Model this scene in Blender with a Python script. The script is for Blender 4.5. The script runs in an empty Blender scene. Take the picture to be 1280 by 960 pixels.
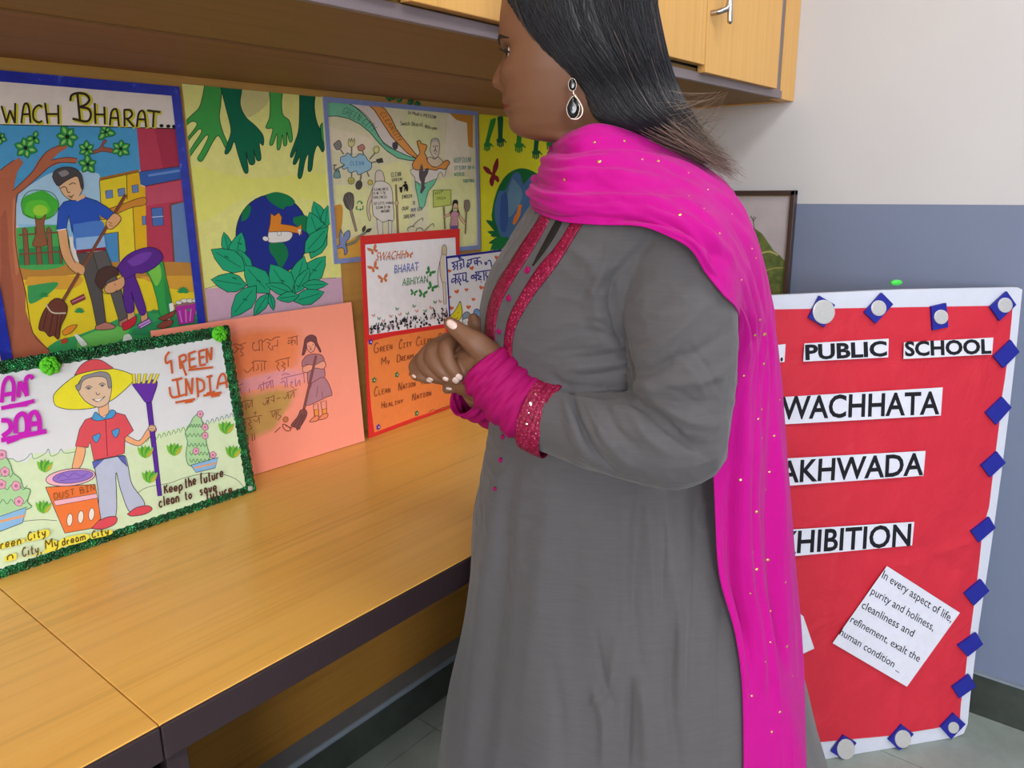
import bpy, bmesh, math, random
import numpy as np
from mathutils import Vector, Matrix, noise
from mathutils.bvhtree import BVHTree
from mathutils.geometry import tessellate_polygon

scene = bpy.context.scene
COL = scene.collection
random.seed(7)
RNG = np.random.default_rng(7)

# ------------------------------------------------------------------ camera
CAM_H = 1.32
FPX = 961.14                                  # focal length in pixels of the 1280 x 960 frame
YAW, PITCH, ROLL = map(math.radians, (50.509, 14.460, -0.679))
CF = np.array([math.sin(YAW)*math.cos(PITCH), math.cos(YAW)*math.cos(PITCH), -math.sin(PITCH)])
_r = np.array([math.cos(YAW), -math.sin(YAW), 0.0]); _u = np.cross(_r, CF)
CR = math.cos(ROLL)*_r + math.sin(ROLL)*_u
CU = -math.sin(ROLL)*_r + math.cos(ROLL)*_u
CAM = np.array([0.0, 0.0, CAM_H])
cd = bpy.data.cameras.new('camera'); cam = bpy.data.objects.new('camera', cd); COL.objects.link(cam)
cd.sensor_width = 36.0; cd.lens = FPX*36.0/1280.0; cd.clip_start = 0.05
cam.matrix_world = Matrix(((CR[0], CU[0], -CF[0], 0), (CR[1], CU[1], -CF[1], 0), (CR[2], CU[2], -CF[2], CAM_H), (0, 0, 0, 1)))
scene.camera = cam

# ------------------------------------------------------------------ light
scene.view_settings.view_transform = 'Standard'; scene.view_settings.look = 'None'
scene.view_settings.gamma = 1.0; scene.view_settings.use_curve_mapping = False
scene.view_settings.exposure = 0.0
world = bpy.data.worlds.new('world'); scene.world = world; world.use_nodes = True
world.node_tree.nodes['Background'].inputs[0].default_value = (0.9, 0.95, 1.0, 1)
world.node_tree.nodes['Background'].inputs[1].default_value = 0.25

def area_light(name, loc, target, sx, sy, power, color=(1, 1, 1)):
    l = bpy.data.lights.new(name, 'AREA'); l.shape = 'RECTANGLE'; l.size = sx; l.size_y = sy
    l.energy = power; l.color = color
    o = bpy.data.objects.new(name, l); COL.objects.link(o); o.location = loc
    o.rotation_euler = (Vector(target) - Vector(loc)).to_track_quat('-Z', 'Y').to_euler()
    return o
for lx, ly, lp in ((1.0, -0.6, 29), (-1.0, -0.7, 19), (-3.0, -0.9, 24), (0.9, -3.2, 18), (-1.0, -3.2, 24), (-3.0, -3.2, 28), (-4.8, -1.6, 26)):
    area_light('ceiling_panel_light', (lx, ly, 2.84), (lx, ly+0.02, 0), 1.2, 0.6, lp, (0.97, 0.98, 1.0))
area_light('added_fill_light', (-5.93, -1.0, 1.75), (1.0, 1.0, 1.05), 2.6, 1.7, 250, (0.95, 0.98, 1.0))  # added fill from the left, no window built; brightens end wall and posters
area_light('added_fill_light', (-4.4, -5.93, 1.85), (0.6, 1.2, 1.05), 3.0, 1.7, 430, (0.95, 0.98, 1.0))  # added fill from behind the camera, no window built; brightens the posters

# ------------------------------------------------------------------ pixel to place
def ray(px, py):
    d = CF + CR*((px-640)/FPX) - CU*((py-480)/FPX)
    return d
class Plane:
    """A real flat surface: origin o, unit axes u (right) and v (up), normal n towards the room."""
    def __init__(s, o, u, v):
        s.o = np.array(o, float); s.u = np.array(u, float); s.u /= np.linalg.norm(s.u)
        v = np.array(v, float); v -= s.u*(v@s.u); s.v = v/np.linalg.norm(v)
        s.n = np.cross(s.u, s.v)
        if s.n@(CAM-s.o) < 0: s.n = -s.n
    def hit(s, px, py):
        d = ray(px, py); t = ((s.o-CAM)@s.n)/(d@s.n); p = CAM+d*t-s.o
        return (p@s.u, p@s.v)
    def at(s, a, b, h=0.0):
        return s.o + s.u*a + s.v*b + s.n*h
# the person's own upright frame: a to the right, d ahead of the camera, z up
E1 = np.array([math.cos(YAW), -math.sin(YAW), 0.0]); E2 = np.array([math.sin(YAW), math.cos(YAW), 0.0])
def loc(px, py, D):
    d = ray(px, py); t = D/(d@E2); p = CAM + d*t
    return np.array([p@E1, D, p[2]])
def to_px(P):
    """world points (n,3) -> pixels"""
    q = np.asarray(P) - CAM; d = q@CF
    return np.stack([640+FPX*(q@CR)/d, 480-FPX*(q@CU)/d], -1)

# ------------------------------------------------------------------ materials
def lin(c):
    if isinstance(c, str):
        c = c.lstrip('#'); c = tuple(int(c[i:i+2], 16) for i in (0, 2, 4))
    return tuple(((x/255)/12.92 if x/255 <= 0.04045 else ((x/255+0.055)/1.055)**2.4) for x in c) + (1.0,)
class NT:
    def __init__(s, name):
        s.m = bpy.data.materials.new(name); s.m.use_nodes = True; s.t = s.m.node_tree
        s.b = s.t.nodes['Principled BSDF']; s.x = None
    def n(s, kind, **kw):
        o = s.t.nodes.new(kind)
        for k, v in kw.items():
            if k.startswith('_'): setattr(o, k[1:], v)
            else: o.inputs[k.replace('__', ' ')].default_value = v
        return o
    def l(s, a, b): s.t.links.new(a, b)
    def coord(s, scale=(1, 1, 1), rot=(0, 0, 0), which='Object'):
        c = s.n('ShaderNodeTexCoord'); m = s.n('ShaderNodeMapping')
        m.inputs['Scale'].default_value = scale; m.inputs['Rotation'].default_value = rot
        s.l(c.outputs[which], m.inputs[0]); return m.outputs[0]
    def noise(s, vec, scale, detail=4, rough=0.6, dist=0.0):
        o = s.n('ShaderNodeTexNoise', Scale=scale, Detail=detail, Roughness=rough, Distortion=dist); s.l(vec, o.inputs['Vector']); return o.outputs['Fac']
    def ramp(s, fac, stops):
        o = s.n('ShaderNodeValToRGB'); e = o.color_ramp.elements
        e[0].position, e[0].color = stops[0][0], lin(stops[0][1]); e[1].position, e[1].color = stops[-1][0], lin(stops[-1][1])
        for p, c in stops[1:-1]:
            k = e.new(p); k.color = lin(c)
        s.l(fac, o.inputs[0]); return o.outputs[0]
    def mix(s, fac, a, b, mode='MIX'):
        o = s.n('ShaderNodeMix', _data_type='RGBA', _blend_type=mode)
        for sock, v in ((o.inputs[0], fac), (o.inputs[6], a), (o.inputs[7], b)):
            if hasattr(v, 'links'): s.l(v, sock)
            else: sock.default_value = v
        return o.outputs[2]
    def bump(s, fac, strength=0.3, dist=0.002):
        o = s.n('ShaderNodeBump', Strength=strength, Distance=dist); s.l(fac, o.inputs['Height']); s.l(o.outputs[0], s.b.inputs['Normal'])
    def fin(s, color=None, rough=0.6, spec=0.3, metal=0.0, **kw):
        if color is not None:
            if hasattr(color, 'links'): s.l(color, s.b.inputs['Base Color'])
            else: s.b.inputs['Base Color'].default_value = lin(color)
        s.b.inputs['Roughness'].default_value = rough; s.b.inputs['Specular IOR Level'].default_value = spec
        s.b.inputs['Metallic'].default_value = metal
        for k, v in kw.items(): s.b.inputs[k.replace('__', ' ')].default_value = v
        return s.m
_inks = {}
def ink(c, var=0.10, rough=0.75, scale=60):
    """paint, crayon or paper of one colour with a faint hand-coloured unevenness"""
    key = (c, var, rough)
    if key in _inks: return _inks[key]
    t = NT('ink_'+c.lstrip('#')); v = t.coord()
    f = t.noise(v, scale, 3, 0.7)
    hi = tuple(min(1, x*(1+var)) for x in lin(c)[:3])+(1,); lo = tuple(x*(1-var) for x in lin(c)[:3])+(1,)
    _inks[key] = t.fin(t.mix(f, lo, hi), rough, 0.25)
    return _inks[key]
def plain(name, c, rough=0.5, spec=0.4, metal=0.0, var=0.06, scale=25, bump=0.0, bscale=300, **kw):
    t = NT(name); v = t.coord(); f = t.noise(v, scale, 4, 0.6)
    hi = tuple(min(1, x*(1+var)) for x in lin(c)[:3])+(1,); lo = tuple(x*(1-var) for x in lin(c)[:3])+(1,)
    if bump: t.bump(t.noise(v, bscale, 2), bump, 0.0015)
    return t.fin(t.mix(f, lo, hi), rough, spec, metal, **kw)
def wood(name, light, mid, dark, axis=0, rough=0.38, spec=0.4, fine=90, stretch=0.03, rot=0.0, coat=0.0):
    t = NT(name); sc = [1, 1, 1]; sc[axis] = stretch
    v = t.coord(tuple(sc), (0, 0, rot))
    a = t.noise(v, fine, 5, 0.65, 0.4); b = t.noise(v, fine*0.22, 3, 0.5, 0.8)
    base = t.ramp(a, [(0.30, dark), (0.47, mid), (0.75, light)])
    base2 = t.ramp(b, [(0.36, mid), (0.62, light)])
    col = t.mix(0.5, base, base2)
    streak = t.ramp(t.noise(v, fine*0.6, 6, 0.7, 0.2), [(0.33, '#000000'), (0.40, '#ffffff')])
    col = t.mix(t.ramp(streak, [(0.0, '#6a6a6a'), (0.3, '#000000')]), col, lin(dark))
    t.bump(a, 0.05, 0.001)
    return t.fin(col, rough, spec, Coat__Weight=coat)

# ------------------------------------------------------------------ mesh helpers
class MB:
    def __init__(s): s.v = []; s.f = []; s.mi = []; s.mats = []; s.sm = []
    def m(s, mat):
        if mat not in s.mats: s.mats.append(mat)
        return s.mats.index(mat)
    def add(s, verts, faces, mat, smooth=False):
        b = len(s.v); s.v += [tuple(map(float, p)) for p in verts]; k = s.m(mat)
        for f in faces: s.f.append(tuple(b+i for i in f)); s.mi.append(k); s.sm.append(smooth)
    def box(s, lo, hi, mat, bev=0.0, frame=None):
        x0, y0, z0 = lo; x1, y1, z1 = hi
        if bev <= 0:
            vs = [(x, y, z) for z in (z0, z1) for y in (y0, y1) for x in (x0, x1)]
            fs = [(0, 2, 3, 1), (4, 5, 7, 6), (0, 1, 5, 4), (2, 6, 7, 3), (0, 4, 6, 2), (1, 3, 7, 5)]
        else:
            bm = bmesh.new(); bmesh.ops.create_cube(bm, size=1)
            for v in bm.verts: v.co = Vector(((x0+x1)/2+v.co.x*(x1-x0), (y0+y1)/2+v.co.y*(y1-y0), (z0+z1)/2+v.co.z*(z1-z0)))
            bmesh.ops.bevel(bm, geom=bm.edges[:], offset=bev, segments=2, affect='EDGES', profile=0.5)
            bm.verts.index_update(); vs = [tuple(v.co) for v in bm.verts]; fs = [tuple(v.index for v in f.verts) for f in bm.faces]; bm.free()
        if frame is not None: vs = [frame(*p) for p in vs]
        s.add(vs, fs, mat)
    def tube(s, pts, rad, mat, seg=12, cap=True, smooth=True, sub=1):
        V, Fc = tube_geo(pts, rad, seg, cap, sub); s.add(V, Fc, mat, smooth)
    def build(s, name, parent=None, origin=None):
        """link everything collected as ONE mesh object; origin = the parent's own place"""
        me = bpy.data.meshes.new(name); me.from_pydata(s.v, [], s.f)
        for m in s.mats: me.materials.append(m)
        if len(s.mats) > 1: me.polygons.foreach_set('material_index', s.mi)
        me.polygons.foreach_set('use_smooth', s.sm); me.update()
        bm = bmesh.new(); bm.from_mesh(me); bmesh.ops.recalc_face_normals(bm, faces=bm.faces); bm.to_mesh(me); bm.free()
        o = bpy.data.objects.new(name, me); COL.objects.link(o)
        return attach(o, parent)
def attach(o, parent):
    if parent is not None:
        o.parent = parent
        o.matrix_parent_inverse = world_of(parent).inverted()
    return o
def world_of(o):
    m = o.matrix_basis.copy()
    if o.parent: m = world_of(o.parent) @ o.matrix_parent_inverse @ m
    return m
def catmull(P, n):
    """resample control points with a smooth curve, n spans per segment"""
    P = np.asarray(P, float)
    if len(P) < 3: 
        return np.array([P[0]+(P[-1]-P[0])*t for t in np.linspace(0, 1, n+1)])
    Q = np.vstack([2*P[0]-P[1], P, 2*P[-1]-P[-2]]); out = []
    for i in range(1, len(Q)-2):
        p0, p1, p2, p3 = Q[i-1], Q[i], Q[i+1], Q[i+2]
        for t in np.linspace(0, 1, n, endpoint=False):
            out.append(0.5*((2*p1)+(-p0+p2)*t+(2*p0-5*p1+4*p2-p3)*t*t+(-p0+3*p1-3*p2+p3)*t**3))
    out.append(Q[-2]); return np.array(out)
def tube_geo(pts, rad, seg=12, cap=True, sub=1):
    """round tube through pts; rad a number, or per-point radius, or per-point (across, up) pair"""
    pts = np.asarray(pts, float); n = len(pts)
    R = np.asarray(rad, float)
    if R.ndim == 0: R = np.full((n, 2), float(R))
    elif R.ndim == 1: R = np.stack([R, R], 1)
    if sub > 1:
        B = catmull(np.hstack([pts, R]), sub); pts, R = B[:, :3], np.maximum(B[:, 3:], 1e-4); n = len(pts)
    T = np.gradient(pts, axis=0); T /= np.linalg.norm(T, axis=1)[:, None]+1e-12
    ref = np.array([0, 0, 1.0]) if abs(T[0][2]) < 0.85 else np.array([1.0, 0, 0])
    N = np.cross(T[0], ref); N /= np.linalg.norm(N)
    rings = []
    def ring(c, N, Bn, ra, rb): return [c+N*ra*math.cos(2*math.pi*k/seg)+Bn*rb*math.sin(2*math.pi*k/seg) for k in range(seg)]
    for i in range(n):
        N = N - T[i]*(N@T[i]); N /= np.linalg.norm(N)+1e-12; Bn = np.cross(T[i], N)
        if cap and i == 0:
            for q in (80, 55, 28): 
                a = math.radians(q); rings.append(ring(pts[0]-T[0]*math.sin(a)*R[0].mean(), N, Bn, R[0][0]*math.cos(a), R[0][1]*math.cos(a)))
        rings.append(ring(pts[i], N, Bn, R[i][0], R[i][1]))
        if cap and i == n-1:
            for q in (28, 55, 80):
                a = math.radians(q); rings.append(ring(pts[-1]+T[-1]*math.sin(a)*R[-1].mean(), N, Bn, R[-1][0]*math.cos(a), R[-1][1]*math.cos(a)))
    return loft_geo(rings, cap)
def loft_geo(rings, cap=True):
    seg = len(rings[0]); V = [p for r in rings for p in r]; F = []
    for i in range(len(rings)-1):
        for k in range(seg):
            k2 = (k+1) % seg; F.append((i*seg+k, i*seg+k2, (i+1)*seg+k2, (i+1)*seg+k))
    if cap:
        for base, rev in ((0, True), ((len(rings)-1)*seg, False)):
            c = len(V); V.append(np.mean([V[base+k] for k in range(seg)], axis=0))
            for k in range(seg):
                a, b = base+k, base+(k+1) % seg
                F.append((c, b, a) if rev else (c, a, b))
    return V, F
def raw_obj(V, F, name='tmp'):
    me = bpy.data.meshes.new(name); me.from_pydata([tuple(map(float, p)) for p in V], [], [tuple(f) for f in F]); me.update()
    bm = bmesh.new(); bm.from_mesh(me); bmesh.ops.recalc_face_normals(bm, faces=bm.faces); bm.to_mesh(me); bm.free()
    return me
def voxel_union(pieces, voxel, smooth=0):
    """one continuous closed surface from overlapping closed pieces -> (V, F) arrays"""
    V = []; F = []
    for v, f in pieces:
        me = raw_obj(v, f); b = len(V)
        V += [tuple(p.co) for p in me.vertices]; F += [tuple(b+i for i in p.vertices) for p in me.polygons]
        bpy.data.meshes.remove(me)
    me = bpy.data.meshes.new('u'); me.from_pydata(V, [], F); me.update()
    o = bpy.data.objects.new('u', me); COL.objects.link(o)
    md = o.modifiers.new('r', 'REMESH'); md.mode = 'VOXEL'; md.voxel_size = voxel; md.adaptivity = 0
    dg = bpy.context.evaluated_depsgraph_get(); ev = o.evaluated_get(dg); m2 = bpy.data.meshes.new_from_object(ev)
    nv = len(m2.vertices); A = np.empty(nv*3); m2.vertices.foreach_get('co', A); A = A.reshape(-1, 3)
    F = [tuple(p.vertices) for p in m2.polygons]
    bpy.data.objects.remove(o); bpy.data.meshes.remove(me); bpy.data.meshes.remove(m2)
    if smooth: A = laplace(A, F, smooth)
    return A, F
def edges_of(F):
    E = set()
    for f in F:
        for i in range(len(f)):
            a, b = f[i], f[(i+1) % len(f)]; E.add((a, b) if a < b else (b, a))
    return np.array(list(E))
def laplace(A, F, it, lam=0.5, mu=-0.53):
    E = edges_of(F); n = len(A); deg = np.bincount(E.ravel(), minlength=n)[:, None].clip(1)
    for k in range(it):
        for w in (lam, mu):
            S = np.zeros_like(A); np.add.at(S, E[:, 0], A[E[:, 1]]); np.add.at(S, E[:, 1], A[E[:, 0]])
            A = A + w*(S/deg - A)
    return A
def normals(A, F):
    q = np.array([f if len(f) == 4 else (*f, f[-1]) for f in F]) if not isinstance(F, np.ndarray) else F
    c = np.cross(A[q[:, 2]]-A[q[:, 0]], A[q[:, 3]]-A[q[:, 1]]) + np.cross(A[q[:, 1]]-A[q[:, 0]], A[q[:, 2]]-A[q[:, 0]])*1e-6
    N = np.stack([sum(np.bincount(q[:, k], c[:, d], len(A)) for k in range(4)) for d in range(3)], 1)
    return N/(np.linalg.norm(N, axis=1)[:, None]+1e-15)
def seg_dist(P, line):
    """distance of each pixel in P to a polyline, and the position along it 0..1"""
    L = np.asarray(line, float); best = np.full(len(P), 1e9); tt = np.zeros(len(P)); k = len(L)-1
    for i in range(k):
        a, b = L[i], L[i+1]; d = b-a; t = np.clip(((P-a)@d)/(d@d+1e-9), 0, 1)
        q = np.linalg.norm(P-(a+t[:, None]*d), axis=1); w = q < best
        best[w] = q[w]; tt[w] = ((i+t)/k)[w]
    return best, tt
def sculpt(A, F, strokes):
    """press folds into cloth: each stroke is (pixel polyline, width in px, height in mm)"""
    Q = np.array([f if len(f) == 4 else (*f, f[-1]) for f in F])
    for line, w, h in strokes:
        N = normals(A, Q); px = to_px(A); v = CAM-A; v /= np.linalg.norm(v, axis=1)[:, None]
        face = np.clip((N*v).sum(1)*2.5, 0, 1)
        d, t = seg_dist(px, catmull(line, 6)); fall = np.exp(-(d/w)**2)*np.sin(np.pi*np.clip(t*0.9+0.05, 0, 1))**0.6
        A = A + N*(fall*face*h*0.001)[:, None]
    return A

# ------------------------------------------------------------------ tags
def tag(o, label=None, cat=None, group=None, kind=None):
    if label: o['label'] = label
    if cat: o['category'] = cat
    if group: o['group'] = group
    if kind: o['kind'] = kind
    return o
def thing(name, loc, label, cat, group=None, rotz=0.0):
    o = bpy.data.objects.new(name, None); COL.objects.link(o); o.location = [float(x) for x in loc]; o.rotation_euler = (0, 0, rotz)
    o.empty_display_size = 0.1
    return tag(o, label, cat, group)
def struct(mb, name): return tag(mb.build(name), kind='structure')

# ================================================================== the room
XW, YW, ZC = 2.06, 1.395, 2.90                # end wall, wall behind the desk, ceiling
XL, YN = -6.0, -6.0
M_white = NT('wall_offwhite_paint'); _v = M_white.coord()
_c = M_white.mix(M_white.noise(_v, 3.0, 5, 0.6), lin('#bcb9bb'), lin('#c4c1c3'))
_sc = M_white.ramp(M_white.noise(_v, 38, 3, 0.5), [(0.0, '#000000'), (0.70, '#000000'), (0.78, '#3a3a3a')])
M_white.bump(M_white.noise(_v, 14, 5), 0.12, 0.004); M_white = M_white.fin(M_white.mix(_sc, _c, lin('#b3a9a2')), 0.55, 0.3)
M_grey = NT('wall_bluegrey_paint'); _v = M_grey.coord()
_c = M_grey.mix(M_grey.noise(_v, 4.0, 5, 0.6), lin('#6c7690'), lin('#757f98'))
M_grey.bump(M_grey.noise(_v, 14, 5), 0.10, 0.004); M_grey = M_grey.fin(_c, 0.42, 0.35)
M_stone = NT('dark_green_stone'); _v = M_stone.coord()
M_stone = M_stone.fin(M_stone.ramp(M_stone.noise(_v, 9, 6, 0.65), [(0.3, '#2b302d'), (0.7, '#424843')]), 0.4, 0.4)
M_floor = NT('grey_green_floor_stone'); _v = M_floor.coord()
_c = M_floor.ramp(M_floor.noise(_v, 5, 6, 0.65), [(0.3, '#7e8681'), (0.7, '#98a29b')])
M_floor = M_floor.fin(_c, 0.5, 0.35)
M_joint = plain('floor_joint', '#4e534d', 0.8)
M_ceil = plain('ceiling_paint', '#e6e4e0', 0.9)
M_cement = plain('cement_ledge', '#7d8794', 0.6, scale=18, var=0.18)
M_panel = wood('wall_wood_panel', '#c89a50', '#bc8e48', '#a87c3c', 0, 0.45)

f = MB(); f.box((XL, YN, -0.06), (XW, YW, -0.003), M_joint)
xs = [XL]+[XW-0.30-0.61*k for k in range(12, -1, -1)]+[XW]; ys = [YN]+[1.21-0.61*k for k in range(11, -1, -1)]+[YW]
for i in range(len(xs)-1):
    for j in range(len(ys)-1):
        f.box((xs[i]+0.0012, ys[j]+0.0012, -0.02), (xs[i+1]-0.0012, ys[j+1]-0.0012, 0.0), M_floor)
struct(f, 'floor')
c = MB(); c.box((XL, YN, ZC), (XW, YW, ZC+0.08), M_ceil); struct(c, 'ceiling')
w = MB(); w.box((XW, YN, 0), (XW+0.1, YW+0.1, 1.266), M_grey); w.box((XW, YN, 1.266), (XW+0.1, YW+0.1, ZC), M_white); struct(w, 'wall_right')
w = MB(); w.box((XL, YW, 0), (XW, YW+0.1, ZC), M_panel); struct(w, 'wall_back')
w = MB(); w.box((XL-0.1, YN, 0), (XL, YW+0.1, 1.266), M_grey); w.box((XL-0.1, YN, 1.266), (XL, YW+0.1, ZC), M_white); struct(w, 'wall_left')
w = MB(); w.box((XL-0.1, YN-0.1, 0), (XW+0.1, YN, 1.266), M_grey); w.box((XL-0.1, YN-0.1, 1.266), (XW+0.1, YN, ZC), M_white); struct(w, 'wall_front')
b = MB(); b.box((XW-0.012, YN, 0), (XW, 1.262, 0.112), M_stone); b.box((XW-0.014, YN, 0.112), (XW, 1.262, 0.118), M_cement); struct(b, 'baseboard_right')
b = MB(); b.box((XL, 1.276, 0), (XW, YW, 0.092), M_stone, 0.004); struct(b, 'baseboard_back')
b = MB(); b.box((XL, 1.272, 0.092), (XW, YW, 0.108), M_cement, 0.005); struct(b, 'trim_1')

# ------------------------------------------------------------------ desks
M_top = wood('desk_laminate', '#ecb45a', '#e4a94e', '#bf893c', 0, 0.30, 0.45, 75, 0.02, math.radians(4))
M_edge = plain('dark_edge_band', '#33262a', 0.45, 0.4)
M_front = wood('desk_panel_laminate', '#b07d33', '#a0702c', '#7c5420', 0, 0.45, 0.35, 70, 0.03)
ZT = 0.755; YD = 0.757
def desk(x0, x1, label, gables):
    t = thing('desk', ((x0+x1)/2, (YD+YW)/2, 0), label, 'desk', 'wood laminate desks along the wall')
    m = MB(); m.box((x0, YD+0.002, ZT-0.030), (x1, YW-0.001, ZT), M_top, 0.0012); m.build('tabletop', t)
    m = MB(); m.box((x0, YD-0.002, ZT-0.044), (x1, YD+0.020, ZT-0.0015), M_edge, 0.002); m.build('edge_band', t)
    m = MB(); m.box((x0, 1.325, 0.109), (x1, 1.343, ZT-0.031), M_front); m.build('back_panel', t)
    for g in gables:
        m = MB(); m.box((g, YD+0.012, 0.0), (g+0.025, 1.268, ZT-0.045), M_edge, 0.001); m.build('side_panel', t)
    return t
desk(0.3085, XW-0.002, 'wood laminate desk with dark edge carrying the orange and red posters', (0.315, XW-0.03))
desk(-1.35, 0.3075, 'wood laminate desk at lower left corner beyond the joint', (0.275, -1.34))

# ------------------------------------------------------------------ overhead cabinet
M_door = wood('cabinet_door_laminate', '#dcaa62', '#d4a058', '#c48e48', 2, 0.42, 0.35, 120, 0.02)
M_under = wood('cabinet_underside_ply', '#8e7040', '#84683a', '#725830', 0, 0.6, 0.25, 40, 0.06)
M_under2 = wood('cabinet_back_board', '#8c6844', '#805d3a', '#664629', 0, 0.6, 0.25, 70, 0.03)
M_lip = plain('grey_edge_strip', '#75696e', 0.4, 0.45)
M_black = plain('gap_shade_black', '#0c0b10', 0.6)  # shade of the door gaps, put into the colour
M_chrome = plain('brushed_steel', '#b9b4b2', 0.22, 0.6, 1.0)
cb = thing('wall_cabinet', (0.6, 1.08, 1.52), 'pale wood overhead cabinet with steel handle mounted above the desk', 'cabinet')
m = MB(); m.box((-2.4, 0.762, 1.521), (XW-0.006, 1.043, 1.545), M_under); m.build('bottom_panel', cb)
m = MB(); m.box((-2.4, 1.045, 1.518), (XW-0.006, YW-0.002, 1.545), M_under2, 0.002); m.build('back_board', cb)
m = MB(); m.box((-2.4, 0.754, 1.519), (1.967, 0.764, 1.537), M_lip, 0.001); m.build('edge_strip', cb)
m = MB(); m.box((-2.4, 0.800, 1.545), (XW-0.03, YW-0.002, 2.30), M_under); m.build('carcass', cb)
m = MB(); m.box((1.968, 0.757, 1.519), (XW-0.001, 0.785, 2.30), M_door, 0.001); m.box((XW-0.020, 0.785, 1.519), (XW-0.001, YW-0.002, 2.30), M_door); m.build('end_panel', cb)
m = MB(); m.box((-2.4, 0.766, 1.537), (1.90, 0.80, 2.30), M_black); m.box((1.895, 0.760, 1.537), (1.967, 0.80, 2.30), M_lip); m.build('shadow_gap', cb)  # solid black backing paints the dark gaps round the doors; grey filler at the end
def door(x0, x1, z0, handle_x=None, hz=1.63):
    m = MB(); m.box((x0, 0.740, z0), (x1, 0.758, 2.29), M_door, 0.0012); d = m.build('door', cb)
    if handle_x is not None:
        h = MB()
        h.tube([(handle_x, 0.741, hz), (handle_x+0.004, 0.722, hz+0.002), (handle_x+0.016, 0.712, hz+0.012), (handle_x+0.018, 0.710, hz+0.05), (handle_x+0.018, 0.710, hz+0.10), (handle_x+0.016, 0.712, hz+0.138), (handle_x+0.004, 0.722, hz+0.148), (handle_x, 0.741, hz+0.15)], 0.0055, M_chrome, 14, True, True, 6)
        h.tube([(handle_x+0.018, 0.710, hz+0.03), (handle_x+0.018, 0.708, hz-0.016)], 0.0055, M_chrome, 14)
        hh = h.build('handle', d); hh['label'] = 'curved steel handle'
door(-0.52, 0.095, 1.542); door(0.10, 0.705, 1.542); door(0.712, 1.300, 1.539); door(1.304, 1.512, 1.548); door(1.516, 1.897, 1.535, 1.53, 1.645)

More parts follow.
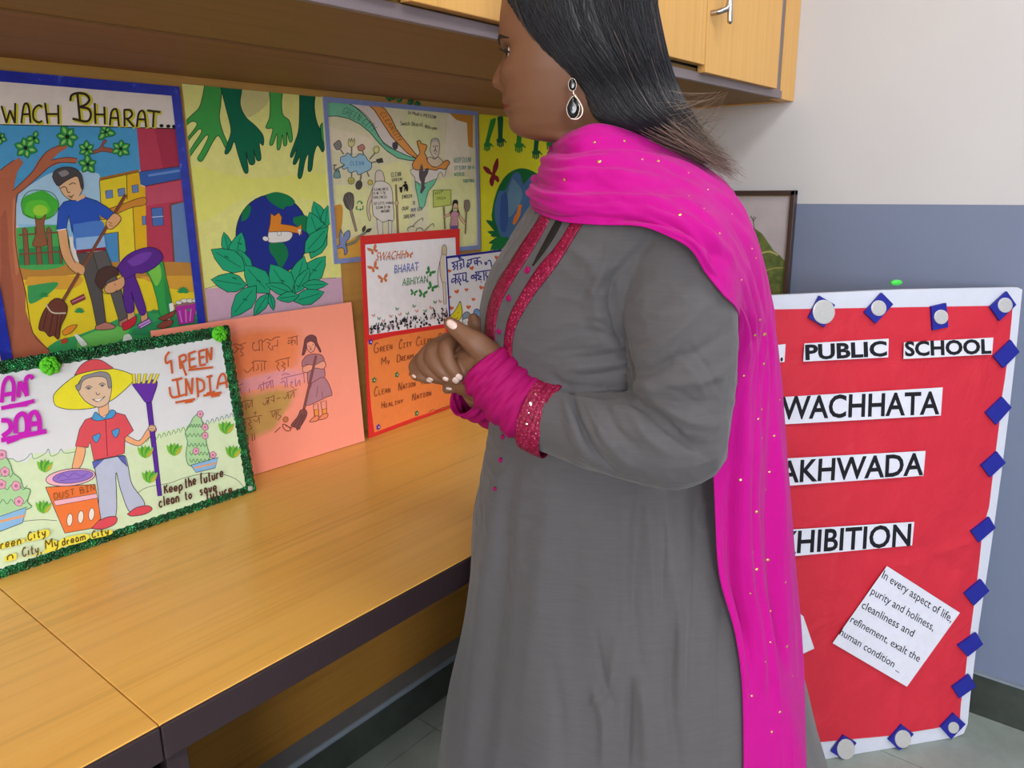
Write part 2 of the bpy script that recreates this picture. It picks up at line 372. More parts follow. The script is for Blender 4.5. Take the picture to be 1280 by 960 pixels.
# ================================================================== drawing on real sheets
def C(x0, y0, s): return lambda x, y: (x0+x/s, y0+y/s)
def clip_uv(P, rc):
    """cut a polygon to the sheet's rectangle"""
    for ax, lim, sg in ((0, rc[0], 1), (0, rc[2], -1), (1, rc[1], 1), (1, rc[3], -1)):
        Q = []
        for i in range(len(P)):
            a, b = P[i-1], P[i]; da, db = (a[ax]-lim)*sg, (b[ax]-lim)*sg
            if (da >= 0) != (db >= 0): t = da/(da-db); Q.append((a[0]+(b[0]-a[0])*t, a[1]+(b[1]-a[1])*t))
            if db >= 0: Q.append(b)
        P = Q
        if len(P) < 3: return []
    return P
class Art:
    """flat paint, ink and cut paper lying on a plane, each mark a hair above the one before"""
    STEP = 0.000006
    def __init__(s, plane, h0=0.0008): s.pl = plane; s.h = h0; s.mb = MB(); s.map = lambda x, y: (x, y); s.clip = None
    def _pt(s, p):
        a, b = s.pl.hit(*s.map(*p)); return s.pl.at(a, b, s.h)
    def _tri(s, P, col, mat=None):
        P2 = [s.pl.hit(*s.map(*p)) for p in P]
        if s.clip: P2 = clip_uv(P2, s.clip)
        if len(P2) < 3: return
        tr = tessellate_polygon([[Vector((a, b, 0)) for a, b in P2]])
        V = [s.pl.at(a, b, s.h) for a, b in P2]
        fs = []
        for t in tr:
            p, q, r = (np.array(P2[i]) for i in t)
            cr = (q[0]-p[0])*(r[1]-p[1])-(q[1]-p[1])*(r[0]-p[0])
            if abs(cr) > 1e-12: fs.append(t)
        s.mb.add(V, fs, mat or ink(col))
    def poly(s, col, P, smooth=False, out=None, ow=0.8, mat=None):
        s.h += s.STEP
        if smooth: P = list(map(tuple, catmull(np.array(list(P)+[P[0]], float), 5)))[:-1]
        s._tri(P, col, mat)
        if out: s.line(out, ow, list(P)+[P[0]], smooth=False)
        return s
    def line(s, col, w, P, smooth=True, taper=False, mat=None):
        s.h += s.STEP
        Q = np.array([s.map(*p) for p in P], float)
        if smooth and len(Q) > 2: Q = catmull(Q, 4)
        k = [0]+[i for i in range(1, len(Q)) if np.linalg.norm(Q[i]-Q[i-1]) > 1e-3]; Q = Q[k]
        if len(Q) < 2: return s
        T = np.gradient(Q, axis=0); T /= np.linalg.norm(T, axis=1)[:, None]+1e-9; N = np.stack([-T[:, 1], T[:, 0]], 1)
        hw_ = np.full(len(Q), w/2)
        if taper: hw_ = hw_*(0.35+0.65*np.sin(np.pi*np.linspace(.08, .92, len(Q))))
        V = []
        for q, n, r in zip(Q, N, hw_):
            for sg in (1, -1): a, b = s.pl.hit(*(q+n*r*sg)); V.append(s.pl.at(a, b, s.h))
        s.mb.add(V, [(2*i, 2*i+1, 2*i+3, 2*i+2) for i in range(len(Q)-1)], mat or ink(col, .05)); return s
    def lines(s, col, w, Ls, smooth=True):
        for L in Ls: s.line(col, w, L, smooth)
        return s
    def disc(s, col, c, rx, ry=None, rot=0.0, out=None, ow=.7, n=22, wob=0.0, mat=None):
        ry = rx if ry is None else ry
        P = [(c[0]+rx*(1+wob*math.sin(5*t+c[0]))*math.cos(t)*math.cos(rot)-ry*(1+wob*math.sin(5*t+c[0]))*math.sin(t)*math.sin(rot), c[1]+rx*(1+wob*math.sin(5*t+c[0]))*math.cos(t)*math.sin(rot)+ry*(1+wob*math.sin(5*t+c[0]))*math.sin(t)*math.cos(rot)) for t in np.linspace(0, 2*math.pi, n, endpoint=False)]
        return s.poly(col, P, False, out, ow, mat)
    def rectpl(s, col, u0, v0, u1, v1, mat=None):
        s.h += s.STEP
        s.mb.add([s.pl.at(u0, v0, s.h), s.pl.at(u1, v0, s.h), s.pl.at(u1, v1, s.h), s.pl.at(u0, v1, s.h)], [(0, 1, 2, 3)], mat or ink(col)); return s
    def text(s, col, string, bl, br, tl, bold=0.0, tail=None, lean=0.0):
        """printed lettering: the string (or its tail) fills the box bl-br-tl"""
        s.h += s.STEP
        V, F, bb = glyphs(string, bold); x0, x1 = bb[0], bb[1]; y0, y1 = 0.0, bb[3]
        if tail: x0 = x1-(lambda b: b[1]-b[0])(glyphs(tail, bold)[2])
        bl, br, tl = (np.array(s.map(*p)) for p in (bl, br, tl)); W_ = []
        for x, y in V:
            t, q = (x-x0)/(x1-x0), (y-y0)/(y1-y0); p = bl+(br-bl)*(t+lean*q)+(tl-bl)*q
            a, b = s.pl.hit(*p); W_.append(s.pl.at(a, b, s.h))
        s.mb.add(W_, F, ink(col, .04)); return s
    def hand(s, col, w, string, bl, br, tl, jit=.05, font=None, smooth=True):
        """hand lettering in pen strokes filling the box"""
        rnd = random.Random(string); adv = []
        for ch in string:
            adv.append(0.55 if ch == ' ' else HANDW.get(ch, .8))
        tot = sum(adv); x = 0.0; bl, br, tl = (np.array(p, float) for p in (bl, br, tl))
        for ch, ad in zip(string, adv):
            dy = rnd.uniform(-jit, jit)
            for st in HAND.get(ch, []):
                P = []
                for gx, gy in st:
                    t = (x+gx*(ad-.2)+.02)/tot; q = gy+dy+rnd.uniform(-jit, jit)*.4
                    P.append(tuple(bl+(br-bl)*t+(tl-bl)*q))
                s.line(col, w, P, smooth and len(P) > 2)
            x += ad
        return s
    def leaf(s, col, tip, base, wd, out=None, ow=.7, vein=None):
        a, b = np.array(base, float), np.array(tip, float); d = b-a; n = np.array([-d[1], d[0]])
        P = [a, a+d*.25+n*wd*.8, a+d*.5+n*wd, a+d*.8+n*wd*.55, b, a+d*.8-n*wd*.55, a+d*.5-n*wd, a+d*.25-n*wd*.8]
        P = [tuple(p) for p in P]
        s.poly(col, P, False, out, ow)
        if vein: s.line(vein, ow, [tuple(a+d*.15), tuple(a+d*.85)], False)
        return s
    def heart(s, col, c, r, rot=0.0):
        P = []
        for t in np.linspace(0, 2*math.pi, 18, endpoint=False):
            x = math.sin(t)**3; y = -(13*math.cos(t)-5*math.cos(2*t)-2*math.cos(3*t)-math.cos(4*t))/16
            P.append((c[0]+r*(x*math.cos(rot)-y*math.sin(rot)), c[1]+r*(x*math.sin(rot)+y*math.cos(rot))))
        return s.poly(col, P)
    def butterfly(s, col, c, r, rot=0.0, dark='#3a2018'):
        def R_(x, y): return (c[0]+r*(x*math.cos(rot)-y*math.sin(rot)), c[1]+r*(x*math.sin(rot)+y*math.cos(rot)))
        for sx in (1, -1):
            s.poly(col, [R_(sx*x, y) for x, y in [(0, 0), (.35, -.55), (.85, -.95), (1.0, -.55), (.75, -.1), (.3, .08)]])
            s.poly(col, [R_(sx*x, y) for x, y in [(0, 0), (.5, .05), (.72, .4), (.5, .8), (.2, .6)]])
        return s
    def build(s, name, parent): return s.mb.build(name, parent)
_gl = {}
def glyphs(string, bold):
    key = (string, bold)
    if key not in _gl:
        cu = bpy.data.curves.new('t', 'FONT'); cu.body = string; cu.size = 1.0; cu.offset = bold; cu.fill_mode = 'FRONT'; cu.resolution_u = 3
        o = bpy.data.objects.new('t', cu); COL.objects.link(o); dg = bpy.context.evaluated_depsgraph_get()
        me = bpy.data.meshes.new_from_object(o.evaluated_get(dg)); V = [(v.co.x, v.co.y) for v in me.vertices]; F = [tuple(p.vertices) for p in me.polygons]
        bpy.data.objects.remove(o); bpy.data.meshes.remove(me); bpy.data.curves.remove(cu)
        xs_, ys_ = zip(*V); _gl[key] = (V, F, (min(xs_), max(xs_), min(ys_), max(ys_)))
    return _gl[key]
_A = [(0, 0), (.5, 1), (1, 0)]
HAND = {
 'A': [_A, [(.2, .38), (.8, .38)]], 'B': [[(.08, 0), (.08, 1)], [(.08, 1), (.7, .95), (.72, .6), (.1, .52)], [(.1, .52), (.9, .45), (.9, .08), (.08, 0)]],
 'C': [[(.95, .88), (.55, 1.05), (.08, .6), (.15, .12), (.55, -.03), (.95, .15)]], 'D': [[(.1, 0), (.1, 1)], [(.1, 1), (.8, .9), (1, .5), (.8, .1), (.1, 0)]],
 'E': [[(.9, 1), (.1, 1)], [(.1, 1), (.1, 0)], [(.1, 0), (.9, 0)], [(.1, .52), (.75, .52)]], 'G': [[(.95, .88), (.5, 1.05), (.06, .6), (.12, .12), (.55, -.05), (.95, .15), (.95, .42)], [(.95, .42), (.55, .42)]],
 'H': [[(.1, 0), (.1, 1)], [(.9, 0), (.9, 1)], [(.1, .5), (.9, .5)]], 'I': [[(.5, 0), (.5, 1)], [(.1, 1), (.9, 1)], [(.1, 0), (.9, 0)]], 'K': [[(.1, 0), (.1, 1)], [(.9, 1), (.12, .45)], [(.35, .6), (.95, 0)]],
 'L': [[(.1, 1), (.1, 0)], [(.1, 0), (.9, 0)]], 'M': [[(.05, 0), (.1, 1)], [(.1, 1), (.5, .35)], [(.5, .35), (.9, 1)], [(.9, 1), (.95, 0)]], 'N': [[(.1, 0), (.1, 1)], [(.1, 1), (.9, 0)], [(.9, 0), (.9, 1)]],
 'O': [[(.5, 1), (.05, .6), (.15, .1), (.55, 0), (.95, .4), (.85, .9), (.5, 1)]], 'P': [[(.1, 0), (.1, 1)], [(.1, 1), (.85, .95), (.9, .55), (.1, .45)]], 'R': [[(.1, 0), (.1, 1)], [(.1, 1), (.85, .95), (.85, .55), (.1, .48)], [(.4, .48), (.95, 0)]],
 'S': [[(.9, .88), (.5, 1.03), (.12, .78), (.5, .52), (.9, .25), (.5, -.03), (.08, .12)]], 'T': [[(.5, 0), (.5, 1)], [(.02, 1), (.98, 1)]], 'U': [[(.1, 1), (.1, .25), (.5, -.03), (.9, .25), (.9, 1)]],
 'V': [[(.05, 1), (.5, 0), (.95, 1)]], 'W': [[(.02, 1), (.25, 0)], [(.25, 0), (.5, .7)], [(.5, .7), (.75, 0)], [(.75, 0), (.98, 1)]], 'Y': [[(.05, 1), (.5, .5)], [(.95, 1), (.5, .5)], [(.5, .5), (.5, 0)]],
 'a': [[(.8, .5), (.4, .65), (.1, .3), (.35, 0), (.8, .2), (.8, .6)], [(.8, .5), (.9, 0)]], 'c': [[(.85, .5), (.45, .65), (.1, .3), (.45, 0), (.9, .15)]], 'd': [[(.8, .5), (.4, .62), (.1, .3), (.4, 0), (.8, .2)], [(.85, 1.1), (.88, 0)]],
 'e': [[(.12, .32), (.85, .36), (.6, .66), (.15, .5), (.2, .08), (.9, .12)]], 'f': [[(.9, 1.0), (.55, 1.1), (.4, .6), (.4, -.1)], [(.1, .55), (.8, .6)]], 'h': [[(.12, 1.1), (.12, 0)], [(.12, .4), (.5, .66), (.85, .4), (.85, 0)]],
 'i': [[(.5, .6), (.5, 0)], [(.48, .85), (.52, .92)]], 'k': [[(.12, 1.1), (.12, 0)], [(.85, .6), (.15, .3)], [(.3, .38), (.9, 0)]], 'l': [[(.5, 1.1), (.5, 0)]], 'm': [[(.05, .6), (.08, 0)], [(.08, .45), (.3, .65), (.48, .4), (.48, 0)], [(.48, .45), (.75, .65), (.92, .4), (.92, 0)]],
 'n': [[(.1, .6), (.12, 0)], [(.12, .42), (.5, .66), (.85, .4), (.85, 0)]], 'o': [[(.5, .64), (.1, .35), (.4, 0), (.88, .25), (.7, .6), (.5, .64)]], 'p': [[(.1, .6), (.1, -.4)], [(.1, .5), (.6, .66), (.88, .3), (.5, 0), (.1, .1)]],
 'r': [[(.15, .6), (.18, 0)], [(.18, .38), (.5, .62), (.85, .55)]], 's': [[(.8, .55), (.4, .64), (.2, .45), (.7, .22), (.5, 0), (.12, .08)]], 't': [[(.45, 1.0), (.45, .05), (.8, .05)], [(.1, .62), (.85, .66)]], 'u': [[(.1, .6), (.15, .08), (.6, 0), (.85, .3), (.85, .6)], [(.85, .5), (.9, 0)]],
 'b': [[(.12, 1.1), (.12, 0)], [(.12, .4), (.55, .66), (.88, .3), (.5, 0), (.12, .1)]], 'w': [[(.02, .6), (.25, 0)], [(.25, 0), (.5, .5)], [(.5, .5), (.75, 0)], [(.75, 0), (.98, .6)]],
 'v': [[(.08, .62), (.45, 0), (.9, .62)]], 'y': [[(.1, .6), (.3, .15), (.8, .25)], [(.88, .62), (.7, -.1), (.2, -.4)]], ',': [[(.4, .05), (.3, -.2)]], '.': [[(.4, .0), (.5, .06)]], "'": [[(.5, 1.05), (.4, .8)]], '-': [[(.1, .4), (.9, .4)]]}
HANDW = {'I': .75, 'i': .5, 'l': .5, 'M': 1.25, 'W': 1.3, 'm': 1.1, 't': .7, 'f': .7, 'r': .7, '.': .5, ',': .5, "'": .4}

def sheet(name, plane, rect, col, parent, thick=0.0012, mat=None):
    u0, v0, u1, v1 = rect; m = MB(); mt = mat or ink(col, .05)
    V = [plane.at(u, v, h) for h in (-thick, 0.0006) for v in (v0, v1) for u in (u0, u1)]
    m.add(V, [(0, 2, 3, 1), (4, 5, 7, 6), (0, 1, 5, 4), (2, 6, 7, 3), (0, 4, 6, 2), (1, 3, 7, 5)], mt)
    return m.build(name, parent)
def frame_strip(art, mat, rect, w_, sides='tblr'):
    u0, v0, u1, v1 = rect
    if 't' in sides: art.rectpl(None, u0, v1-w_, u1, v1, mat)
    if 'b' in sides: art.rectpl(None, u0, v0, u1, v0+w_, mat)
    if 'l' in sides: art.rectpl(None, u0, v0, u0+w_, v1, mat)
    if 'r' in sides: art.rectpl(None, u1-w_, v0, u1, v1, mat)
def poster(plane, rect, label, cat='poster', group='hand-drawn posters on the desk wall'):
    return thing('poster', plane.at((rect[0]+rect[2])/2, rect[1], 0), label, cat, group)

def clip_build(a, name, t, pl, rc):
    """trim marks to the sheet's own edges"""
    V = []
    for p in a.mb.v:
        q = np.array(p)-pl.o; u_, v_, h_ = q@pl.u, q@pl.v, q@pl.n
        V.append(tuple(pl.at(min(max(u_, rc[0]), rc[2]), min(max(v_, rc[1]), rc[3]), h_)))
    a.mb.v = V; return a.build(name, t)
# ------------------------------------------------------------------ poster: sweeping scene with a blue border
pl = Plane((0, YW-0.0030, 0), (1, 0, 0), (0, 0, 1)); rc = (0.407, 0.93, 0.758, 1.4985)
t1 = poster(pl, rc, 'blue-bordered painting of a boy sweeping under a tree, upper left on the wall')
sheet('sheet', pl, rc, '#e6dcd6', t1)
a = Art(pl); a.clip = rc; a.map = C(0, 80, 2.596)
K = '#2c2620'
a.poly('#4d9ccf', [(-200, 175), (0, 197), (443, 207), (455, 345), (330, 380), (330, 520), (-200, 520)]); a.poly('#a6cbe6', [(60, 420), (110, 385), (180, 350), (300, 350), (328, 385), (330, 525), (60, 530)], True)
a.poly('#8fc0e2', [(60, 520), (330, 520), (330, 560), (60, 560)])
a.poly('#b93f58', [(443, 207), (575, 211), (628, 655), (478, 655), (470, 390), (455, 345)]); a.poly('#a93650', [(500, 205), (575, 209), (590, 340), (530, 345)])
a.poly('#c4526a', [(470, 400), (590, 378), (600, 440), (475, 460)])
a.poly('#3b63b2', [(450, 350), (586, 332), (592, 372), (472, 396), (455, 390)], out=K); a.line('#6a90d0', 3, [(480, 362), (588, 345)], False)
a.poly('#e4cd2e', [(322, 378), (412, 358), (412, 640), (335, 640)]); a.poly('#e2b322', [(410, 360), (450, 350), (456, 395), (470, 400), (478, 640), (412, 640)])
a.poly('#e6d036', [(330, 505), (432, 462), (440, 640), (335, 640)]); a.poly('#d08a36', [(330, 478), (395, 455), (466, 432), (470, 456), (420, 468), (332, 506)], True, K)
a.lines(K, .9, [[(322, 378), (450, 350)], [(410, 360), (412, 440)], [(322, 378), (328, 480)], [(430, 462), (440, 640)]], False); a.line('#a06a2a', 3, [(322, 373), (450, 346)], False)
for q in ([(341, 412), (364, 408), (366, 433), (344, 437)], [(381, 406), (404, 402), (406, 427), (384, 430)], [(427, 395), (447, 391), (449, 415), (430, 419)], [(460, 495), (472, 492), (473, 521), (462, 523)]): a.poly('#6a86bc', q, out='#3c4a70')
a.poly('#4c72b6', [(490, 468), (527, 465), (530, 523), (495, 526)], out='#2c3a60'); a.line('#c8d4ea', .8, [(492, 497), (529, 494)], False)
a.poly('#6786b6', [(552, 456), (604, 446), (626, 652), (564, 654)], out='#7a4a3a', ow=2.4)
a.poly('#4a8cc2', [(335, 552), (382, 545), (387, 655), (340, 655)], out='#7a5a2a', ow=1.6)
a.poly('#e8cd2a', [(50, 650), (640, 650), (668, 900), (110, 960), (60, 900)]); a.poly('#bd863c', [(50, 645), (635, 645), (640, 690), (500, 700), (300, 680), (60, 700)], True)
a.poly('#dba23a', [(90, 690), (260, 690), (230, 730), (90, 720)], True); a.poly('#dba23a', [(450, 690), (640, 690), (640, 740), (520, 720)], True)
a.poly('#3f9c58', [(88, 720), (185, 708), (165, 740), (110, 775), (92, 770)], True)
a.poly('#37a05c', [(110, 960), (180, 900), (250, 880), (330, 850), (420, 815), (560, 795), (660, 830), (668, 960)], True); a.poly('#6cc05a', [(250, 890), (330, 860), (420, 850), (380, 900), (260, 925)], True); a.poly('#2c8a58', [(430, 860), (560, 820), (640, 830), (600, 870), (440, 880)], True)
a.poly('#4aa858', [(52, 532), (205, 530), (210, 652), (52, 655)], True); a.poly('#2f8a50', [(60, 600), (200, 590), (205, 650), (60, 652)])
for q in ([(72, 535), (80, 530), (88, 540), (95, 652), (80, 654)], [(112, 532), (120, 524), (128, 536), (136, 650), (120, 652)], [(150, 534), (158, 528), (166, 540), (172, 648), (158, 650)], [(190, 536), (198, 530), (200, 646), (194, 648)]): a.poly('#8a5a44', q, out='#4a3020', ow=.7)
a.lines('#7a4e3a', 2.2, [[(60, 555), (205, 545)], [(62, 618), (205, 608)]], False)
a.disc('#45b038', (128, 460), 60, 47, 0, None, .7, 26, .05); a.disc('#5cc23a', (120, 470), 42, 30, 0, None, .7, 22, .05); a.disc('#9ad23c', (130, 475), 24, 18)
a.line('#2a6a2c', .9, [(75, 488), (68, 450), (90, 415), (130, 410), (170, 420), (190, 455), (175, 490), (145, 500), (110, 500), (75, 488)])
a.poly('#8d5b3d', [(112, 492), (122, 505), (135, 500), (148, 488), (142, 520), (148, 560), (150, 588), (105, 590), (116, 545)], True, '#4a3020', .7)
# the big tree
a.poly('#b2664a', [(-200, 345), (0, 345), (15, 333), (45, 312), (62, 305), (75, 320), (55, 350), (48, 380), (42, 412), (54, 425), (50, 480), (48, 560), (62, 660), (82, 740), (82, 800), (105, 870), (160, 930), (150, 960), (-200, 960)])
a.poly('#b2664a', [(20, 430), (40, 411), (70, 385), (104, 350), (125, 310), (150, 285), (190, 262), (214, 257), (217, 272), (190, 288), (165, 312), (165, 330), (120, 370), (80, 402), (40, 440)]); a.poly('#b2664a', [(150, 320), (165, 311), (215, 303), (250, 307), (246, 322), (200, 320), (160, 334)])
a.poly('#a05a44', [(0, 500), (20, 480), (30, 640), (45, 760), (40, 900), (10, 900)], True); a.poly('#c27a58', [(40, 440), (50, 440), (52, 560), (60, 660), (50, 680), (40, 560)], True)
a.lines('#5a3020', 1.0, [[(0, 345), (15, 333), (45, 312)], [(40, 412), (104, 350), (150, 285), (214, 257)], [(165, 312), (215, 303), (250, 307)], [(246, 322), (200, 320), (165, 330), (110, 378), (70, 412), (54, 427), (50, 470), (48, 560), (60, 650), (82, 740), (105, 870), (160, 930)]])
a.poly('#9a5848', [(298, 282), (322, 272), (335, 248), (345, 250), (334, 268), (366, 276), (366, 288), (330, 284), (300, 292)], True, '#5a3020', .7)
for cx, cy, r, n, ph in [(82, 272, 44, 6, .3), (110, 240, 30, 3, -1.2), (217, 236, 46, 6, .1), (280, 277, 34, 6, .5), (283, 326, 38, 5, .9), (341, 221, 31, 6, .2), (390, 275, 36, 6, .6), (0, 240, 26, 5, .4)]:
    for k in range(n):
        an = ph+2*math.pi*k/n; l = r*(0.85+.25*math.sin(3*k+cx)); tip = (cx+l*math.cos(an), cy+l*math.sin(an))
        a.leaf('#2f8f48', tip, (cx, cy), .36, '#1d5a30', .7); a.leaf('#8ccb6a', (cx+l*.8*math.cos(an), cy+l*.8*math.sin(an)), (cx+l*.25*math.cos(an), cy+l*.25*math.sin(an)), .24)
    a.disc('#1a2420', (cx, cy), r*.16, None, 0, None, .7, 10, .15)
# sweeping boy
a.poly('#565150', [(246, 612), (318, 612), (326, 690), (332, 760), (342, 838), (312, 850), (296, 770), (276, 700)], out=K); a.poly('#5d5857', [(300, 612), (342, 604), (360, 650), (388, 720), (412, 822), (386, 838), (356, 740), (322, 690)], out=K)
a.poly('#b8786a', [(308, 850), (342, 838), (372, 850), (360, 860), (312, 862)], True, K); a.poly('#b8786a', [(384, 836), (412, 822), (414, 834), (400, 850), (386, 850)], True, K)
a.poly('#dca472', [(184, 538), (213, 535), (222, 590), (240, 640), (272, 664), (262, 684), (226, 664), (198, 616)], True, K, .8)
a.poly('#2b54b6', [(188, 470), (205, 448), (238, 438), (275, 432), (312, 444), (345, 464), (372, 486), (345, 506), (318, 488), (330, 545), (342, 596), (246, 606), (238, 560), (222, 490), (213, 534), (182, 540)], out=K)
a.poly('#4c7cc8', [(236, 520), (328, 510), (334, 560), (340, 596), (246, 606)], True); a.poly('#8fb4e0', [(244, 565), (336, 556), (341, 596), (247, 606)])
a.line('#e8e8ee', 1.2, [(182, 540), (213, 535)], False); a.line('#1c3a86', .8, [(222, 490), (232, 545)], False)
a.poly('#8c2232', [(244, 604), (341, 594), (343, 603), (248, 614)])
a.line('#7c4c38', 4.2, [(406, 424), (200, 772)], False); a.line('#5a3426', .8, [(402, 424), (196, 770)], False)
a.poly('#dca472', [(346, 506), (370, 484), (391, 502), (372, 528), (352, 536), (342, 520)], True, K, .8); a.lines(K, .6, [[(350, 512), (362, 518)], [(352, 522), (364, 526)]], False)
a.poly('#dca472', [(244, 640), (272, 660), (266, 684), (246, 668)], True)
a.poly('#e0b48c', [(184, 376), (214, 362), (248, 360), (264, 380), (268, 400), (254, 430), (238, 443), (212, 432), (194, 408)], True, K); a.poly('#e0b48c', [(238, 436), (272, 420), (274, 434), (248, 446)])
a.poly('#4b4549', [(168, 366), (176, 346), (204, 335), (238, 338), (262, 360), (268, 400), (262, 404), (250, 366), (226, 372), (206, 384), (188, 396), (176, 384)], True, K); a.poly('#8a8488', [(186, 352), (210, 344), (222, 356), (200, 366)], True)
a.lines(K, 1.0, [[(195, 404), (206, 398), (214, 402)], [(222, 392), (236, 386), (244, 390)], [(214, 402), (218, 416), (226, 416)], [(218, 428), (230, 430), (238, 424)], [(224, 434), (234, 433)]])
a.poly('#703c2e', [(162, 770), (180, 760), (200, 766), (216, 786), (212, 815), (196, 850), (188, 892), (172, 880), (158, 884), (144, 868), (124, 858), (136, 810)], True, K, 1.0); a.line('#d8c8b0', 1.6, [(146, 778), (168, 806), (212, 808)]); a.lines('#3c1e18', .9, [[(152, 800), (138, 860)], [(170, 810), (158, 875)], [(186, 812), (178, 880)], [(200, 812), (190, 860)]])
# bending person
a.poly('#36a04a', [(470, 672), (520, 634), (536, 690), (548, 740), (558, 804), (522, 822), (506, 760), (488, 700)], True, '#1c5a2c'); a.poly('#7cc84e', [(480, 676), (512, 648), (522, 690), (506, 720), (492, 700)], True); a.poly('#2c8c48', [(528, 690), (545, 735), (556, 790), (540, 800)], True)
a.poly('#ecebe4', [(528, 816), (546, 812), (550, 832), (532, 834)]); a.poly('#ecebe4', [(546, 778), (560, 774), (562, 800), (550, 804)])
a.poly('#8c4438', [(506, 852), (530, 834), (558, 830), (552, 848), (526, 858)], True, K, .7); a.poly('#8c4438', [(510, 826), (545, 808), (566, 800), (560, 818), (530, 832)], True, K, .7)
a.poly('#dca472', [(412, 800), (430, 796), (436, 826), (414, 832)], True, K, .6); a.poly('#dca472', [(454, 808), (472, 800), (476, 832), (458, 838)], True, K, .6)
a.poly('#5b2b8c', [(378, 660), (400, 630), (432, 608), (478, 595), (512, 604), (526, 630), (500, 660), (462, 678), (436, 682), (452, 730), (472, 800), (454, 814), (434, 770), (424, 740), (434, 796), (410, 806), (398, 760), (398, 700)], True, '#30145a'); a.poly('#7440a8', [(410, 640), (450, 615), (490, 612), (470, 640), (430, 656)], True); a.line('#30145a', .8, [(400, 700), (420, 690), (436, 682)])
a.poly('#d9a173', [(346, 712), (376, 700), (398, 690), (402, 716), (384, 734), (352, 744), (336, 732)], True, K, .8); a.poly('#4e352f', [(306, 706), (316, 672), (346, 656), (376, 662), (382, 684), (364, 690), (344, 704), (332, 728), (318, 724)], True, K, .8); a.lines(K, .7, [[(320, 730), (340, 745), (365, 742), (380, 732)], [(368, 712), (374, 718)]])
a.poly('#ca2a3a', [(394, 842), (416, 830), (440, 818), (434, 846), (400, 864)], True, K, .7)
a.poly('#9c5ab4', [(442, 846), (482, 824), (490, 838), (452, 860)], out='#4a1a5a'); a.lines('#e8d0f0', .8, [[(448, 848), (484, 830)], [(455, 854), (487, 836)]], False)
a.poly('#96384a', [(226, 768), (270, 746), (275, 762), (232, 782)], out='#4a1a20'); a.lines('#d8a0a8', .8, [[(232, 772), (272, 754)]], False)
a.poly('#b02f9e', [(565, 782), (637, 774), (626, 838), (580, 846)], out='#5a1450'); a.lines('#d878cc', 1.6, [[(580, 800), (588, 838)], [(600, 796), (602, 838)], [(618, 794), (614, 834)]], False); a.poly('#9a6a6a', [(560, 784), (572, 776), (636, 768), (640, 776), (566, 788)])
for c, r in [((578, 774), 10), ((596, 768), 11), ((614, 768), 11), ((628, 768), 8)]: a.disc('#e6e0d8', c, r, r*.6, 0, '#6a6060', .5)
for c, r in [((592, 742), 22), ((140, 755), 16), ((255, 806), 18), ((497, 808), 14), ((610, 800), 8)]:
    for k in range(7): a.leaf('#2c8f50', (c[0]+r*math.cos(-2.9+k*.45), c[1]+r*math.sin(-2.9+k*.45)), c, .18)
a.poly('#e8902e', [(200, 866), (222, 850), (246, 846), (232, 868), (206, 880)], True, K, .6); a.poly('#b24a2c', [(194, 896), (210, 888), (218, 900), (200, 908)], True); a.poly('#e6ece8', [(238, 878), (250, 878), (280, 908), (262, 914)], True); a.poly('#e6ece8', [(400, 880), (416, 876), (426, 892), (398, 898)], True)
a.poly('#e6dcd6', [(-200, 20), (600, 60), (600, 212), (0, 197), (-200, 185)]); a.line(K, 1.2, [(-100, 194), (0, 197), (300, 203), (575, 210)], False)
clip_build(a, 'painting', t1, pl, rc)
a = Art(pl, a.h+.0002); a.map = C(0, 90, 5.646)
def block(L, w_=2.6, glow=True, off=(9, 6)):
    if glow:
        for l in L: a.line('#cfc83e', w_*2.0, [(x+off[0], y+off[1]) for x, y in l], len(l) > 2)
    for l in L: a.line('#33261f', w_, l, len(l) > 2)
block([[(5, 240), (40, 360)], [(40, 360), (65, 270)], [(65, 270), (100, 362)], [(100, 362), (102, 220)]]); block([[(145, 362), (160, 250), (178, 222), (198, 250), (210, 360)], [(150, 300), (205, 298)]]); block([[(292, 248), (265, 236), (232, 270), (232, 330), (265, 356), (292, 346)]]); block([[(312, 218), (330, 365)], [(404, 232), (408, 368)], [(325, 298), (408, 298)]])
block([[(490, 205), (500, 165), (545, 150), (600, 160), (625, 195), (600, 230), (555, 248)], [(540, 155), (560, 352)], [(555, 248), (620, 262), (635, 310), (605, 350), (505, 330)]], 3.0)
block([[(662, 220), (668, 366)], [(730, 245), (734, 370)], [(666, 300), (732, 302)]])
a.map = C(110, 90, 5.646)
block([[(148, 378), (158, 290), (180, 262), (200, 280), (212, 384)], [(152, 325), (208, 326)]]); block([[(250, 268), (252, 385)], [(246, 268), (290, 270), (305, 300), (282, 328), (252, 330)], [(268, 330), (318, 388)]]); block([[(338, 388), (350, 300), (372, 274), (392, 295), (404, 392)], [(344, 335), (402, 336)]]); block([[(410, 272), (505, 284)], [(458, 280), (452, 392)]])
for x, y in ((512, 380), (560, 383), (601, 385)): a.disc('#1e1712', (x, y), 15, 12)
a.map = lambda x, y: (x, y)
a.build('lettering', t1)
M_blue = NT('blue_foil_border'); _v = M_blue.coord(); _c = M_blue.ramp(M_blue.noise(_v, 60, 5, .7), [(0.35, '#1b2a9e'), (0.62, '#2233b4'), (0.74, '#5f86e0')]); M_blue.bump(M_blue.noise(_v, 90, 3), .3, .001); M_blue = M_blue.fin(_c, .32, .6)
a = Art(pl, a.h+.0003); frame_strip(a, M_blue, rc, .0165); a.build('border', t1)

